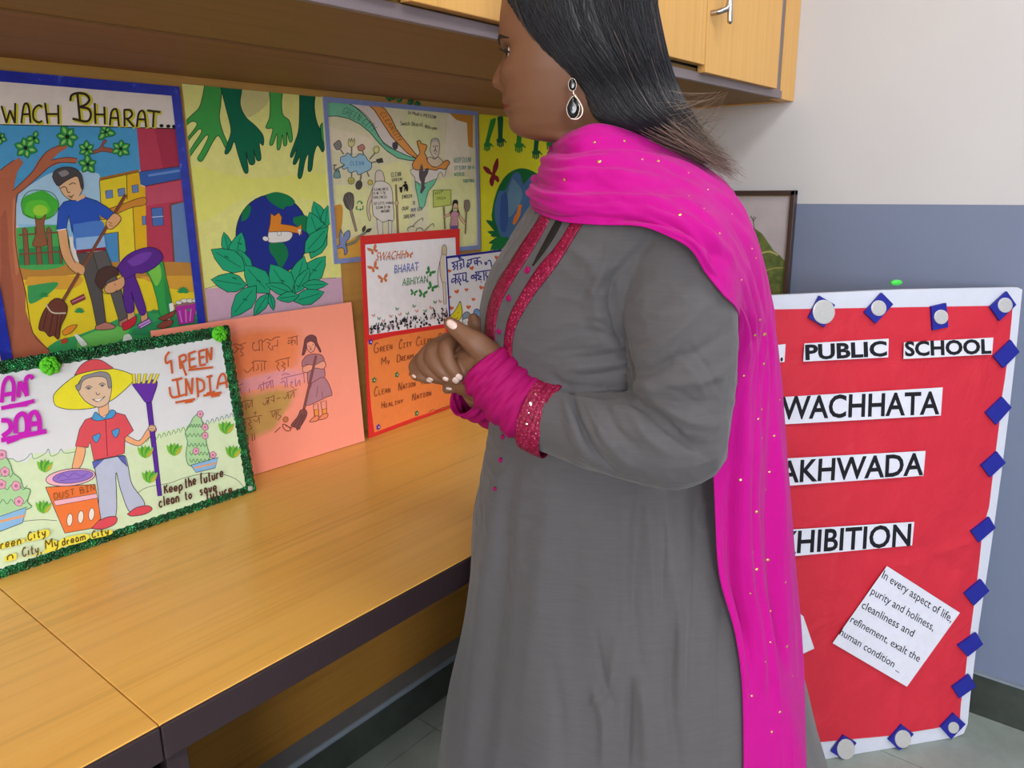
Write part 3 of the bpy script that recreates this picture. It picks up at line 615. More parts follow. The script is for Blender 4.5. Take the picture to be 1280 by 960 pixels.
# ------------------------------------------------------------------ poster: green hands over a globe in leaves
pl = Plane((0, YW-0.0020, 0), (1, 0, 0), (0, 0, 1)); rc = (0.766, 1.055, 1.0935, 1.5045)
t2 = poster(pl, rc, 'yellow drawing of green hands reaching down to a globe in leaves beside the blue-bordered painting')
sheet('sheet', pl, rc, '#d9d468', t2, mat=ink('#e6e58c', .12, .75))
a = Art(pl); a.clip = rc; a.map = C(220, 90, 3)
K = '#16382c'
a.poly('#d3aec2', [(95, 815), (220, 800), (400, 790), (620, 770), (640, 960), (90, 960)], mat=ink('#d2abc0', .12)); a.line('#8a6a7a', .7, [(95, 815), (230, 790), (600, 772)])
a.poly('#d3cf5a', [(60, 350), (300, 400), (560, 380), (560, 480), (300, 460), (80, 560)], True, mat=ink('#e8e87a', .08)); a.poly('#cfc98a', [(250, 60), (340, 60), (340, 120), (270, 170), (240, 120)], True)
def hand_(col, P, out=K): a.poly(col, P, True, out, .9)
hand_('#43a24c', [(108, 40), (165, 40), (168, 110), (162, 170), (175, 225), (195, 275), (185, 285), (160, 240), (140, 258), (115, 305), (95, 335), (80, 325), (96, 295), (120, 245), (110, 240), (75, 285), (45, 325), (40, 312), (70, 265), (95, 225), (85, 215), (48, 255), (28, 285), (25, 268), (60, 225), (78, 195), (60, 185), (30, 205), (30, 190), (60, 160), (85, 135), (98, 95)])
hand_('#0f6a4c', [(162, 40), (242, 40), (240, 120), (262, 170), (300, 205), (326, 240), (326, 275), (312, 268), (318, 325), (302, 330), (290, 290), (295, 340), (275, 345), (262, 300), (270, 370), (255, 375), (232, 310), (218, 262), (205, 290), (190, 308), (182, 300), (195, 260), (205, 215), (185, 130)])
hand_('#4bab50', [(346, 40), (400, 40), (395, 110), (400, 160), (425, 185), (436, 250), (425, 262), (415, 225), (415, 270), (403, 275), (398, 235), (390, 285), (378, 288), (378, 232), (362, 272), (350, 268), (362, 215), (345, 212), (336, 206), (350, 170), (352, 110)])
hand_('#0d6248', [(462, 40), (520, 40), (518, 130), (528, 190), (548, 230), (556, 280), (548, 300), (530, 275), (516, 310), (508, 366), (494, 368), (496, 310), (484, 330), (470, 394), (456, 390), (464, 320), (448, 345), (438, 340), (452, 290), (434, 320), (428, 310), (445, 262), (458, 220), (462, 150)])
hand_('#43a24c', [(540, 200), (556, 190), (556, 260), (545, 250)])
a.disc('#22328e', (360, 610), 136, 150, 0, K, 1.2, 40); a.poly('#147a4c', [(335, 460), (375, 450), (420, 462), (445, 485), (435, 500), (410, 505), (400, 515), (370, 500), (345, 480)], True); a.poly('#147a4c', [(248, 525), (270, 500), (280, 510), (270, 545), (245, 560)], True); a.poly('#147a4c', [(440, 545), (490, 540), (497, 600), (470, 590), (440, 565)], True)
a.poly('#147a4c', [(350, 630), (400, 640), (420, 680), (405, 720), (390, 735), (370, 700), (350, 670)], True)
a.poly('#e0892c', [(355, 530), (368, 540), (385, 528), (396, 545), (392, 570), (430, 575), (455, 582), (470, 572), (470, 610), (452, 604), (420, 600), (345, 602), (352, 570)], out='#6a4010'); a.poly('#e8e4e0', [(345, 600), (430, 600), (425, 630), (380, 640), (345, 636)], True, '#4a4a5a'); a.disc('#e8e4e0', (335, 625), 12, 9, .3, '#4a4a5a')
a.disc('#e8e4e0', (386, 606), 8, 8, 0, '#4a4a5a', .5); a.poly('#e8e4e0', [(455, 590), (468, 590), (462, 614)])
for tip, base, w_ in [((178, 600), (200, 690), .22), ((245, 600), (215, 720), .27), ((515, 485), (560, 600), .25), ((568, 500), (556, 590), .22), ((500, 525), (540, 640), .30), ((560, 570), (505, 700), .25), ((235, 665), (280, 760), .22), ((130, 665), (262, 745), .27), ((130, 778), (265, 800), .27), ((560, 690), (470, 800), .28), ((480, 690), (440, 830), .25), ((500, 735), (445, 830), .22), ((255, 725), (350, 830), .32), ((352, 720), (432, 840), .33), ((570, 795), (470, 800), .20), ((205, 920), (300, 800), .25), ((290, 915), (345, 830), .22), ((365, 895), (350, 830), .2), ((335, 795), (440, 830), .2), ((555, 825), (440, 860), .25), ((375, 850), (460, 838), .24), ((570, 580), (480, 680), .24)]:
    a.leaf('#23a87a', tip, base, w_, '#123c34', .9, '#0d6a4c')
for x, y in [(180, 690), (210, 770), (250, 850), (300, 780), (390, 780), (450, 800), (510, 740), (230, 640), (540, 560)]: a.line('#0d6a4c', 1.6, [(x, y), (x+16, y+6)], False)
clip_build(a, 'drawing', t2, pl, rc)

# ------------------------------------------------------------------ poster: tricolour ribbon and map
pl = Plane((0, YW-0.0040, 0), (1, 0, 0), (0, 0, 1)); rc = (1.0715, 1.157, 1.558, 1.5055)
t3 = poster(pl, rc, 'pale drawing with tricolour ribbon and map in lilac border, in the wall row')
sheet('sheet', pl, rc, '#d6cda6', t3, mat=ink('#e2dcb8', .12))
a = Art(pl); a.clip = rc; K = '#37302c'
a.map = C(390, 110, 4.129)
for P, c in [([(480, 120), (640, 180), (640, 330), (480, 260)], '#dfe0aa'), ([(90, 500), (300, 520), (300, 720), (120, 740)], '#e6e4a6'), ([(600, 480), (830, 480), (830, 800), (620, 760)], '#e4e6a8'), ([(350, 400), (500, 400), (500, 700), (430, 720)], '#eae6a8'), ([(700, 140), (790, 150), (800, 420), (690, 400)], '#ebe2cc'), ([(80, 200), (300, 260), (280, 330), (100, 320)], '#ece0c4')]: a.poly(c, P, True)
a.poly('#cf9440', [(100, 612), (155, 608), (150, 730), (130, 780), (105, 740)], True); a.poly('#e0b050', [(110, 770), (180, 790), (250, 760), (250, 880), (110, 885)], True); a.poly('#c98c34', [(705, 128), (830, 140), (828, 310), (805, 300), (798, 180), (745, 165)])
a.map = C(400, 120, 9.6)
a.poly('#e4d8d2', [(330, 85), (560, 85), (640, 140), (700, 260), (790, 400), (880, 520), (960, 620), (1060, 690), (1230, 830), (1180, 850), (1050, 720), (900, 650), (780, 590), (700, 470), (600, 290), (480, 170)])
a.poly('#78c4a0', [(50, 72), (320, 80), (420, 130), (540, 240), (640, 370), (700, 480), (760, 560), (880, 640), (1050, 720), (1170, 750), (1160, 780), (1050, 770), (930, 745), (800, 660), (700, 560), (600, 440), (480, 340), (340, 270), (200, 240), (50, 245)], out='#2c4a3c', ow=1.0)
a.poly('#e39a52', [(560, 90), (690, 95), (780, 160), (850, 260), (910, 390), (980, 490), (1060, 590), (1180, 740), (1165, 752), (1050, 690), (940, 580), (850, 480), (740, 310), (650, 170)], out='#4a3020', ow=1.0)
a.lines(K, .6, [[(330, 85), (480, 170), (600, 290), (700, 470), (780, 590), (900, 650), (1050, 720)]])
a.poly('#4a4a50', [(868, 560), (925, 550), (930, 620), (900, 645), (865, 610)], True)
a.hand('#285848', .55, 'GREEN', (260, 200), (470, 310), (300, 130)); a.hand('#285848', .55, 'CITY', (490, 320), (640, 430), (545, 270)); a.hand('#7a4a24', .55, 'CLEAN', (715, 210), (850, 420), (770, 190)); a.hand('#7a4a24', .55, 'CITY', (860, 430), (940, 550), (905, 410))
cl = [(240, 770), (250, 730), (300, 715), (320, 685), (360, 700), (380, 730), (430, 730), (460, 695), (510, 705), (540, 720), (570, 770), (610, 800), (615, 850), (590, 890), (540, 910), (500, 930), (450, 945), (430, 900), (370, 920), (330, 900), (330, 860), (280, 880), (260, 850), (290, 830), (245, 800)]
for (x0, y0, x1, y1) in [(280, 700, 240, 640), (375, 710, 375, 610), (520, 700, 505, 660), (590, 760, 660, 680), (600, 805, 680, 785), (290, 830, 210, 870), (375, 920, 375, 970), (490, 930, 490, 990), (560, 910, 585, 970)]: a.line('#7c7468', 1.7, [(x0, y0), (x1, y1)], False)
a.poly('#9cc4dc', cl, True, K, .8); a.hand('#4a8ab8', .7, 'CLEAN', (355, 830), (530, 830), (355, 785))
a.poly('#8c8680', [(155, 580), (225, 530), (255, 600), (230, 640), (190, 640)], True, K, .7); a.poly('#dcd490', [(330, 560), (345, 510), (360, 550), (375, 505), (385, 550), (408, 510), (412, 560), (390, 605), (345, 605)], True, K, .6); a.poly('#c88a7c', [(445, 610), (505, 580), (535, 625), (505, 655), (460, 655)], True, K, .7); a.disc('#c8cc6c', (672, 645), 36, 44, .3, K, .6); a.disc('#e0d8b0', (672, 648), 18, 24, .3); a.poly('#4c4846', [(670, 765), (740, 745), (755, 795), (690, 805)], out=K); a.poly('#7aa4a4', [(180, 880), (210, 870), (230, 930), (170, 940)], True, K, .6)
a.lines(K, 1.0, [[(150, 830), (200, 825)], [(175, 830), (165, 880), (200, 885)]])
a.map = C(400, 210, 8)
a.poly('#7aa4a4', [(140, 40), (180, 30), (200, 95), (135, 95)], True, K, .6); a.disc('#c4c060', (308, 128), 32, 34, 0, K, .7); a.lines(K, .5, [[(285, 130), (330, 125)], [(295, 145), (320, 145)]]); a.disc('#55504e', (385, 170), 32, 46, .2, K, .6); a.line('#8c7a64', 2.0, [(408, 60), (398, 130)], False); a.disc('#d2c45c', (498, 145), 24, 26, 0, K, .6)
a.poly('#5a5450', [(225, 320), (240, 265), (285, 240), (330, 265), (338, 350), (325, 410), (295, 425), (250, 390)], True); a.lines('#8a827c', .5, [[(300, 415), (255, 290)], [(303, 415), (285, 260)], [(306, 415), (315, 275)], [(310, 410), (330, 300)]]); a.poly('#a08a78', [(290, 420), (315, 415), (368, 630), (350, 640)], out=K, ow=.5)
a.lines('#3c8a4c', 1.3, [[(365, 355), (390, 330), (415, 350)], [(425, 375), (425, 410), (395, 415)], [(380, 418), (358, 405), (368, 380)]]); a.lines('#3c8a4c', 1.0, [[(410, 335), (420, 352), (400, 358)], [(400, 405), (392, 418), (402, 428)]])
a.poly('#ded2c4', [(548, 130), (548, 70), (560, 35), (590, 22), (620, 40), (635, 80), (640, 130), (620, 145), (570, 145)], True, K, .7)
a.poly('#e6ded4', [(520, 200), (550, 140), (600, 130), (650, 140), (700, 180), (720, 250), (725, 330), (735, 480), (725, 530), (690, 520), (620, 540), (560, 500), (530, 470), (520, 400), (515, 320)], True, K, .7); a.poly('#d8c2ac', [(520, 200), (500, 260), (470, 340), (465, 440), (490, 530), (505, 490), (490, 440), (495, 360), (515, 310)], True, K, .6)
a.poly('#e0d8ca', [(560, 510), (620, 535), (625, 680), (580, 680)], out=K, ow=.5); a.poly('#e0d8ca', [(680, 525), (715, 530), (712, 680), (680, 680)], out=K, ow=.5)
a.poly('#a08468', [(748, 165), (762, 165), (785, 660), (765, 660)], out=K, ow=.4); a.disc('#d8b89c', (762, 350), 18, 26, 0, K, .5)
for k, (s_, x0, x1, y) in enumerate([('CLEANLINESS', 530, 680, 228), ('IS NEXT TO', 525, 650, 266), ('GODLINESS', 525, 665, 306), ('SO LETS MAKE', 530, 730, 366), ('CLEAN IT IN', 555, 695, 408), ('NATURE', 605, 695, 446)]): a.hand('#3c3832', .5, s_, (x0, y), (x1, y-6), (x0, y-24))
a.hand('#4c4456', .6, "CLEAN &", (705, 90), (840, 75), (705, 48)); a.hand('#4c4456', .6, 'GREEN', (712, 135), (815, 125), (712, 105))
a.poly('#8494c4', [(200, 610), (230, 680), (240, 650), (285, 625), (290, 690), (250, 750), (265, 830), (240, 870), (225, 800), (150, 805), (190, 760), (185, 690)], True, '#3a3c60', .8); a.poly('#d8d070', [(210, 650), (225, 670), (215, 690)], True); a.poly('#8c9a84', [(255, 760), (330, 730), (380, 680), (440, 640), (450, 655), (390, 700), (340, 750), (265, 775)], True, K, .5); a.leaf('#4a4a4a', (445, 575), (420, 640), .22, K); a.leaf('#4a4a4a', (510, 605), (450, 640), .22, K)
a.map = C(490, 210, 8.727)
a.poly('#78c8a4', [(245, 140), (300, 190), (370, 160), (430, 130), (485, 115), (450, 180), (390, 250), (365, 330), (350, 410), (310, 460), (290, 420), (270, 300), (250, 220)], out='#3a5a4c', ow=.8); a.poly('#e2dad2', [(215, 10), (290, -20), (480, -25), (590, -20), (570, 80), (555, 100), (540, 60), (525, 40), (500, 60), (485, 115), (430, 135), (370, 160), (300, 175), (245, 140), (240, 100), (200, 60), (190, 30)], out=K, ow=.6)
a.map = C(490, 120, 9.6)
a.poly('#e3994e', [(290, 545), (325, 535), (345, 570), (405, 590), (400, 640), (380, 680), (400, 720), (420, 790), (470, 840), (520, 855), (535, 820), (600, 800), (650, 770), (682, 800), (660, 840), (630, 880), (560, 870), (520, 890), (440, 880), (380, 880), (330, 890), (260, 880), (235, 830), (250, 790), (300, 720), (325, 680), (310, 620), (300, 580)], True, '#4a3828', .9)
a.poly('#5c5458', [(330, 850), (345, 815), (362, 850), (370, 900), (400, 870), (430, 870), (420, 930), (390, 990), (380, 1080), (395, 1090), (350, 1165), (330, 1150), (345, 1060), (320, 990), (315, 920)], True)
a.poly('#dccbb8', [(455, 590), (465, 530), (505, 508), (548, 525), (560, 590), (555, 670), (535, 730), (500, 745), (465, 700), (448, 650)], True, K, .6); a.poly('#b8b0aa', [(462, 570), (470, 525), (505, 510), (545, 525), (556, 570), (530, 545), (490, 545)], True); a.lines(K, .8, [[(480, 610), (500, 600)], [(520, 600), (545, 605)], [(510, 600), (512, 640), (500, 645)], [(490, 670), (510, 650), (530, 670)], [(500, 690), (522, 688)]]); a.poly('#dcc8ac', [(415, 745), (455, 735), (500, 760), (545, 735), (600, 790), (590, 810), (530, 850), (470, 840), (420, 790)], True, K, .6)
a.hand('#4a443c', .55, "In Modi's MISSION", (180, 215), (520, 275), (185, 180)); a.hand('#4a443c', .55, 'Swach Bharat', (90, 350), (365, 365), (90, 305)); a.hand('#4a443c', .55, 'Abhiyan', (385, 385), (535, 410), (385, 345))
a.hand('#5a9a94', .55, 'KEEP CLEAN', (735, 800), (940, 790), (735, 745)); a.hand('#5a9a94', .55, 'IT STAY IN A', (738, 885), (975, 880), (738, 840)); a.hand('#5aa87a', .55, 'WITH US', (735, 960), (860, 955), (735, 920))
a.map = C(490, 210, 8.727)
a.hand('#5a9a94', .55, 'TOGETHER', (765, 155), (885, 155), (765, 125))
a.disc('#262226', (134, 158), 12, 14); a.poly('#262226', [(115, 180), (150, 172), (165, 215), (158, 255), (145, 250), (140, 225), (130, 252), (122, 250), (124, 205), (100, 205)], True); a.poly('#262226', [(68, 210), (105, 205), (98, 268), (80, 268)])
a.hand('#4c4456', .65, 'INDIA', (95, 335), (212, 320), (95, 300)); a.hand('#4c4456', .65, 'IS', (215, 400), (243, 396), (215, 368)); a.hand('#4c4456', .65, 'OUR', (98, 462), (172, 455), (98, 425)); a.hand('#4c5a8c', .65, 'PERFECT', (195, 480), (320, 460), (195, 445)); a.hand('#4c4456', .65, 'DREAM', (118, 550), (240, 535), (118, 512))
a.lines('#4c4a40', .8, [[(165, 690), (160, 660), (200, 635), (235, 640)], [(210, 640), (265, 580), (320, 545), (325, 575)], [(340, 690), (390, 640), (435, 605), (445, 640)], [(250, 690), (260, 660), (310, 655), (330, 690)]])
a.poly('#bfcc66', [(437, 245), (630, 237), (632, 402), (440, 430)], out='#4a5020', ow=.8); a.hand('#5a6a3c', .5, 'KEEP', (455, 290), (545, 270), (455, 265)); a.hand('#5a6a3c', .5, 'INDIA', (470, 345), (575, 340), (470, 320))
a.poly('#9a8468', [(545, 425), (560, 422), (572, 665), (560, 665)], out=K, ow=.4)
a.poly('#8a7c70', [(775, 400), (780, 355), (800, 350), (825, 352), (838, 410), (825, 460), (795, 480), (778, 440)], True, K, .5); a.poly('#9a8468', [(793, 470), (806, 470), (793, 720), (782, 720)], out=K, ow=.4)
a.poly('#2c2828', [(648, 380), (660, 352), (690, 346), (708, 370), (708, 440), (728, 500), (722, 520), (700, 480), (700, 410), (655, 410), (650, 470), (615, 510), (612, 490), (640, 450)], True); a.disc('#dcb498', (680, 415), 24, 30, 0, K, .4); a.poly('#c490a0', [(630, 490), (660, 470), (700, 480), (720, 500), (700, 540), (708, 640), (625, 640), (632, 560)], True, K, .5); a.poly('#6a5a8c', [(622, 628), (708, 628), (712, 680), (620, 680)]); a.poly('#dcb498', [(628, 490), (560, 520), (555, 540), (620, 520)], True, K, .4); a.poly('#dcb498', [(715, 500), (745, 530), (790, 600), (775, 612), (730, 560)], True, K, .4); a.lines(K, .5, [[(668, 410), (674, 410)], [(686, 410), (692, 410)], [(674, 432), (688, 432)]])
clip_build(a, 'drawing', t3, pl, (rc[0]+.004, rc[1]+.004, rc[2]-.004, rc[3]-.004))
a = Art(pl, a.h+.0003); frame_strip(a, ink('#8290c4', .16), rc, .0105); a.build('border', t3)['label'] = 'lilac crayon border'
M_leafp = plain('dark_green_foil', '#1f6a3c', .4, .4)
m = MB()
for px, py, an, l in [(488, 123, -2.2, .026), (491, 122, -1.4, .028), (497, 124, -.8, .024), (510, 127, -.5, .022), (519, 128, -.25, .02)]:
    u_, v_ = pl.hit(px, py+3); d = np.array([math.cos(an), -math.sin(an)]); n = np.array([-d[1], d[0]]); R_ = []
    for tt, w_ in ((0, .003), (.3, .007), (.6, .007), (1, .0008)):
        c = np.array([u_, v_])+d*l*tt; R_.append([pl.at(*(c+n*w_*s_), -.0006+.004*math.sin(tt*3)*(1-abs(s_))) for s_ in (-1, -.4, .4, 1)])
    V = [p for r in R_ for p in r]; m.add(V, [(i*4+j, i*4+j+1, (i+1)*4+j+1, (i+1)*4+j) for i in range(3) for j in range(3)], M_leafp, True)
lf = m.build('paper_leaves', t3); sd = lf.modifiers.new('thick', 'SOLIDIFY'); sd.thickness = .0006

# ------------------------------------------------------------------ poster: yellow hands and butterfly, behind the person
pl = Plane((0, YW-0.0020, 0), (1, 0, 0), (0, 0, 1)); rc = (1.568, 1.09, 1.935, 1.500)
t4 = poster(pl, rc, 'bright yellow drawing with butterfly and globe, partly behind the person')
sheet('sheet', pl, rc, '#dddc28', t4, mat=ink('#e6e42e', .08))
a = Art(pl); a.clip = rc; a.map = C(590, 140, 5.333); K = '#14402c'
def hand2(col, x, y, w_, l, sl, nf=5):
    a.poly(col, [(x+sl*1.2, y-l*1.2), (x+w_*.9+sl*1.2, y-l*1.2), (x+w_*.8, y), (x+w_*1.05, y+w_*.5), (x+w_*.9, y+w_*.9), (x, y+w_*.9), (x-w_*.15, y+w_*.4), (x+w_*.1, y)], True)
    for k in range(nf-1):
        fx = x+w_*(.05+.28*k); a.line(col, w_*.22/5.333*1.0, [(fx, y+w_*.6), (fx-sl*.18, y+w_*(1.75-.18*abs(k-1.6)))], False)
    a.line(col, w_*.2/5.333, [(x+w_*.9, y+w_*.3), (x+w_*1.4, y+w_*.95)], False)
hand2('#2a8c38', 84, 195, 40, 120, 32); hand2('#14603c', 168, 165, 42, 110, 0); hand2('#2a8c38', 290, 195, 46, 120, 12); hand2('#14603c', 405, 245, 42, 130, 12); hand2('#2a8c38', 500, 190, 40, 120, 6)
a.poly('#8a2230', [(128, 420), (95, 405), (72, 372), (82, 362), (112, 376), (132, 404), (140, 360), (162, 312), (174, 318), (172, 372), (152, 415), (172, 430), (180, 455), (172, 470), (150, 452), (145, 470), (136, 495), (122, 488), (114, 458)], True)
a.poly('#17703c', [(128, 690), (145, 590), (180, 490), (240, 410), (330, 375), (430, 410), (520, 500), (560, 640), (540, 800), (440, 920), (300, 940), (190, 880), (145, 790)], True)
a.poly('#4a72a4', [(150, 620), (178, 530), (220, 520), (268, 420), (310, 405), (336, 470), (345, 480), (400, 420), (440, 440), (520, 540), (540, 660), (520, 780), (420, 900), (300, 920), (210, 860), (170, 780), (150, 700)], True); a.poly('#6a92b0', [(270, 440), (330, 520), (320, 600), (250, 700), (220, 640), (240, 520)], True); a.poly('#3a5c9c', [(190, 560), (230, 540), (240, 700), (220, 800), (185, 760)], True)
a.poly('#e8822c', [(308, 618), (330, 620), (322, 660), (318, 690), (290, 742), (270, 745), (280, 700), (296, 670)], True)
for k in range(9): a.leaf('#15683a', (90+18*(k % 3)+k*3, 720+k*26), (170, 770+k*14), .2)
for k in range(8): a.leaf('#1b7a42', (120+16*k, 925+4*(k % 2)), (190+6*k, 830), .16)
clip_build(a, 'drawing', t4, pl, rc)

# ------------------------------------------------------------------ red-bordered poster standing on the desk
def stand_plane(b0, b1, lean):
    """plane through two points of the bottom edge on the desk, leaning back by lean metres per metre"""
    b0 = np.array(b0, float); b1 = np.array(b1, float); u_ = (b1-b0)/np.linalg.norm(b1-b0); back = np.array([-u_[1], u_[0], 0.0]); return Plane(b0, u_, back*lean+np.array([0, 0, 1.0]))
pl = stand_plane((1.094, 1.338, ZT+.0012), (1.437, 1.366, ZT+.0012), 0.030)
rc = (0.0, 0.0, 0.345, 0.459)
t5 = poster(pl, rc, 'red-bordered poster with orange lower half standing on the desk beside the hands')
M_redb = NT('red_tape_border'); _v = M_redb.coord(); M_redb = M_redb.fin(M_redb.mix(M_redb.noise(_v, 40, 3), lin('#d8262c'), lin('#e8342e')), .4, .4)
Q5 = [pl.hit(*p) for p in ((461, 548), (573, 506), (574.5, 285.7), (450.5, 295))]
m = MB(); V = [pl.at(u_, v_, h) for h in (-.0012, .0006) for u_, v_ in Q5]; m.add(V, [(0, 3, 2, 1), (4, 5, 6, 7)]+[(k, (k+1) % 4, 4+(k+1) % 4, 4+k) for k in range(4)], M_redb); m.build('sheet', t5)
a = Art(pl); a.map = C(448, 285, 7.111)
a.poly('#f4f1fa', [(58, 148), (480, 112), (860, 84), (868, 300), (866, 830), (780, 850), (95, 950), (75, 560)])
o_ = a.map
a.map = C(452, 400, 6.4)
a.poly('#f08644', [(45, 175), (250, 128), (665, 62), (730, 300), (735, 670), (740, 680), (420, 780), (100, 900), (75, 700), (60, 500)])
a.build('paper_panels', t5)
a = Art(pl, a.h+.0001); a.map = C(448, 285, 7.111)
for w1, col, bl, br, tl in [('SWACHH', '#cf7a4c', (148, 290), (410, 268), (165, 215)), ('BHARAT', '#6678c0', (315, 400), (530, 372), (318, 330)), ('ABHIYAN', '#4c8c50', (385, 512), (615, 480), (388, 450))]:
    a.text('#b8b4bc', w1, (bl[0]+4, bl[1]+10), (br[0]+4, br[1]+10), (tl[0]+4, tl[1]+40), .004); a.text(col, w1, bl, br, tl, .012)
for c, r, rot in [((130, 195), 46, -.5), ((135, 350), 48, -.6), ((218, 450), 46, -.2), ((450, 240), 32, .1)]: a.butterfly('#d67a50', c, r, rot)
for c, r, rot in [((632, 392), 44, .6), ((650, 525), 46, .5), ((488, 575), 34, .2), ((568, 585), 42, .2)]: a.butterfly('#3f9050', c, r, rot)
rnd = random.Random(3)
for c, g in [((132, 778), 0), ((180, 805), 1), ((222, 825), 0), ((285, 785), 0), ((340, 720), 1), ((368, 768), 0), ((435, 762), 1), ((490, 695), 1), ((517, 738), 0), ((592, 738), 1), ((640, 708), 0), ((678, 660), 1), ((722, 652), 0)]: a.butterfly('#4c8c58' if g else '#d09080', c, 17, rnd.uniform(-.6, .6))
a.poly('#d8c8a4', [(735, 215), (742, 165), (760, 148), (778, 170), (780, 230), (765, 250), (740, 240)], True, '#5a4a30', .6); a.poly('#e0d4c0', [(722, 290), (735, 240), (770, 240), (800, 300), (800, 460), (770, 490), (740, 480), (722, 400)], True, '#6a5a40', .6); a.poly('#e0d4c0', [(745, 480), (775, 490), (778, 680), (755, 680)], out='#6a5a40', ow=.5); a.line('#6a5a50', .7, [(722, 290), (702, 400), (705, 500), (712, 530)])
for k in range(120):
    x = rnd.uniform(95, 790); yb = 940-(x-95)*.145; yt = yb-70-rnd.uniform(0, 40)-max(0, x-560)*.22+(20 if x < 260 else 0)
    y = rnd.uniform(yt, yb); col = rnd.choice(['#3c343c', '#2a262c', '#6c5c66', '#8a6a72', '#a8949c', '#c8b8bc', '#4a3c40', '#221e24'])
    if y-yt < 25: col = rnd.choice(['#2a262c', '#221e24', '#3a2a34'])
    a.disc(col, (x, y), rnd.uniform(6, 11), rnd.uniform(8, 16), rnd.uniform(-.4, .4), None, .5, 7)
    if rnd.random() < .45: a.line(col, 1.1, [(x, y), (x+rnd.uniform(-10, 10), y-26)], False)
a.build('printed_picture', t5)
a = Art(pl, a.h+.0001); a.map = C(452, 400, 6.4); P_ = '#6a3420'
a.hand(P_, .75, 'G', (92, 262), (140, 250), (92, 190)); a.hand(P_, .7, 'REEN', (140, 255), (245, 232), (140, 215)); a.hand(P_, .75, 'C', (290, 230), (325, 222), (295, 160)); a.hand(P_, .7, 'ITY', (325, 222), (400, 205), (325, 185)); a.hand(P_, .75, 'C', (430, 205), (470, 198), (432, 138)); a.hand(P_, .7, 'LEAN', (468, 198), (565, 178), (468, 160)); a.hand(P_, .75, 'C', (600, 180), (645, 172), (600, 108))
a.hand(P_, .75, 'M', (150, 358), (195, 348), (152, 302)); a.hand(P_, .7, 'y', (198, 345), (222, 340), (198, 312)); a.hand(P_, .75, 'D', (275, 338), (312, 330), (275, 280)); a.hand(P_, .7, 'REAM', (312, 328), (412, 305), (312, 292)); a.hand(P_, .75, 'C', (455, 295), (495, 288), (458, 240)); a.hand(P_, .8, 'A', (372, 445), (405, 440), (372, 405))
a.hand(P_, .75, 'C', (92, 608), (130, 598), (95, 538)); a.hand(P_, .7, 'LEAN', (130, 598), (228, 575), (130, 562)); a.hand(P_, .75, 'N', (285, 565), (322, 555), (288, 500)); a.hand(P_, .7, 'ATION', (322, 552), (428, 525), (322, 518)); a.hand(P_, .75, 'N', (470, 515), (510, 505), (472, 470))
a.hand(P_, .75, 'H', (150, 705), (182, 698), (152, 655)); a.hand(P_, .7, 'EALTHY', (182, 698), (330, 662), (182, 668)); a.hand(P_, .75, 'N', (395, 645), (432, 635), (398, 588)); a.hand(P_, .7, 'ATION', (432, 632), (555, 598), (432, 600))
a.line(P_, .6, [(530, 735), (560, 718), (590, 722), (630, 705), (660, 695), (720, 680)])
a.build('lettering', t5)
M_fp = plain('purple_foam', '#4c2a9c', .6); M_fg = plain('green_foam', '#1c7038', .6); M_fw = plain('white_bead', '#e8e8f0', .3)
for x, y, mt, nm in [(67, 175, M_fp, 'purple foam flower'), (278, 437, M_fg, 'green foam flower'), (95, 480, M_fg, 'green foam flower'), (436, 745, M_fg, 'green foam flower'), (130, 855, M_fp, 'purple foam flower')]:
    m = MB(); cu, cv = pl.hit(*C(452, 400, 6.4)(x, y)); n = 40
    R_ = [[pl.at(cu+.0072*q*(.72+.28*math.cos(5*2*math.pi*k/n))*math.cos(2*math.pi*k/n), cv+.0072*q*(.72+.28*math.cos(5*2*math.pi*k/n))*math.sin(2*math.pi*k/n), h) for k in range(n)] for h, q in ((.0008, 1), (.0028, 1), (.0032, .9))]
    m.add(*loft_geo(R_), mt); fo = m.build('foam_flower', t5); fo['label'] = nm
    m = MB(); R_ = [[pl.at(cu+.0018*q*math.cos(2*math.pi*k/12), cv+.0018*q*math.sin(2*math.pi*k/12), h) for k in range(12)] for h, q in ((.0030, 1), (.0042, .8), (.0046, .3))]; m.add(*loft_geo(R_), M_fw, True); m.build('bead', fo)
# ------------------------------------------------------------------ white poster with blue border and hearts
pl5 = pl
pl = Plane(pl5.at(0, 0, .006), pl5.u, pl5.v); ul, vt = pl.hit(556.5, 320.5); rc = (ul, vt-.30, ul+.42, vt)
rc = (ul, vt-.235, ul+.33, vt)
t6 = poster(pl, rc, 'white poster with blue border, hearts and blue handwriting, half hidden by the person')
sheet('sheet', pl, rc, '#eef1fa', t6)
a = Art(pl); a.map = C(545, 310, 8.727)
for x, y, r in [(662, 105, 28), (388, 220, 26), (145, 250, 22), (225, 475, 27), (330, 455, 22), (492, 432, 26), (148, 535, 18), (405, 560, 22), (165, 655, 26), (352, 645, 26), (560, 520, 22), (600, 400, 20)]: a.heart('#e0683c', (x, y), r, .3*math.sin(x))
a.poly('#e8dc2c', [(262, 578), (284, 700), (255, 780), (200, 810), (140, 760), (200, 690)], True, '#3c3a20', .8); a.lines('#3c3a20', .7, [[(195, 735), (200, 745)], [(235, 700), (240, 710)], [(205, 775), (225, 770), (240, 750)]])
a.poly('#8ea4bc', [(285, 780), (290, 730), (330, 695), (365, 715), (365, 760)], True, '#2a3040', .8); a.poly('#e4e8ec', [(285, 780), (360, 765), (355, 850), (345, 890), (300, 850)], True, '#2a3040', .8); a.lines('#2a3040', .8, [[(312, 812), (316, 820)], [(340, 805), (344, 812)], [(318, 845), (335, 842)]]); a.poly('#7aa8e0', [(402, 735), (415, 680), (445, 665), (475, 690), (480, 745)], True, '#2a3a70', .9)
B_ = '#34369a'
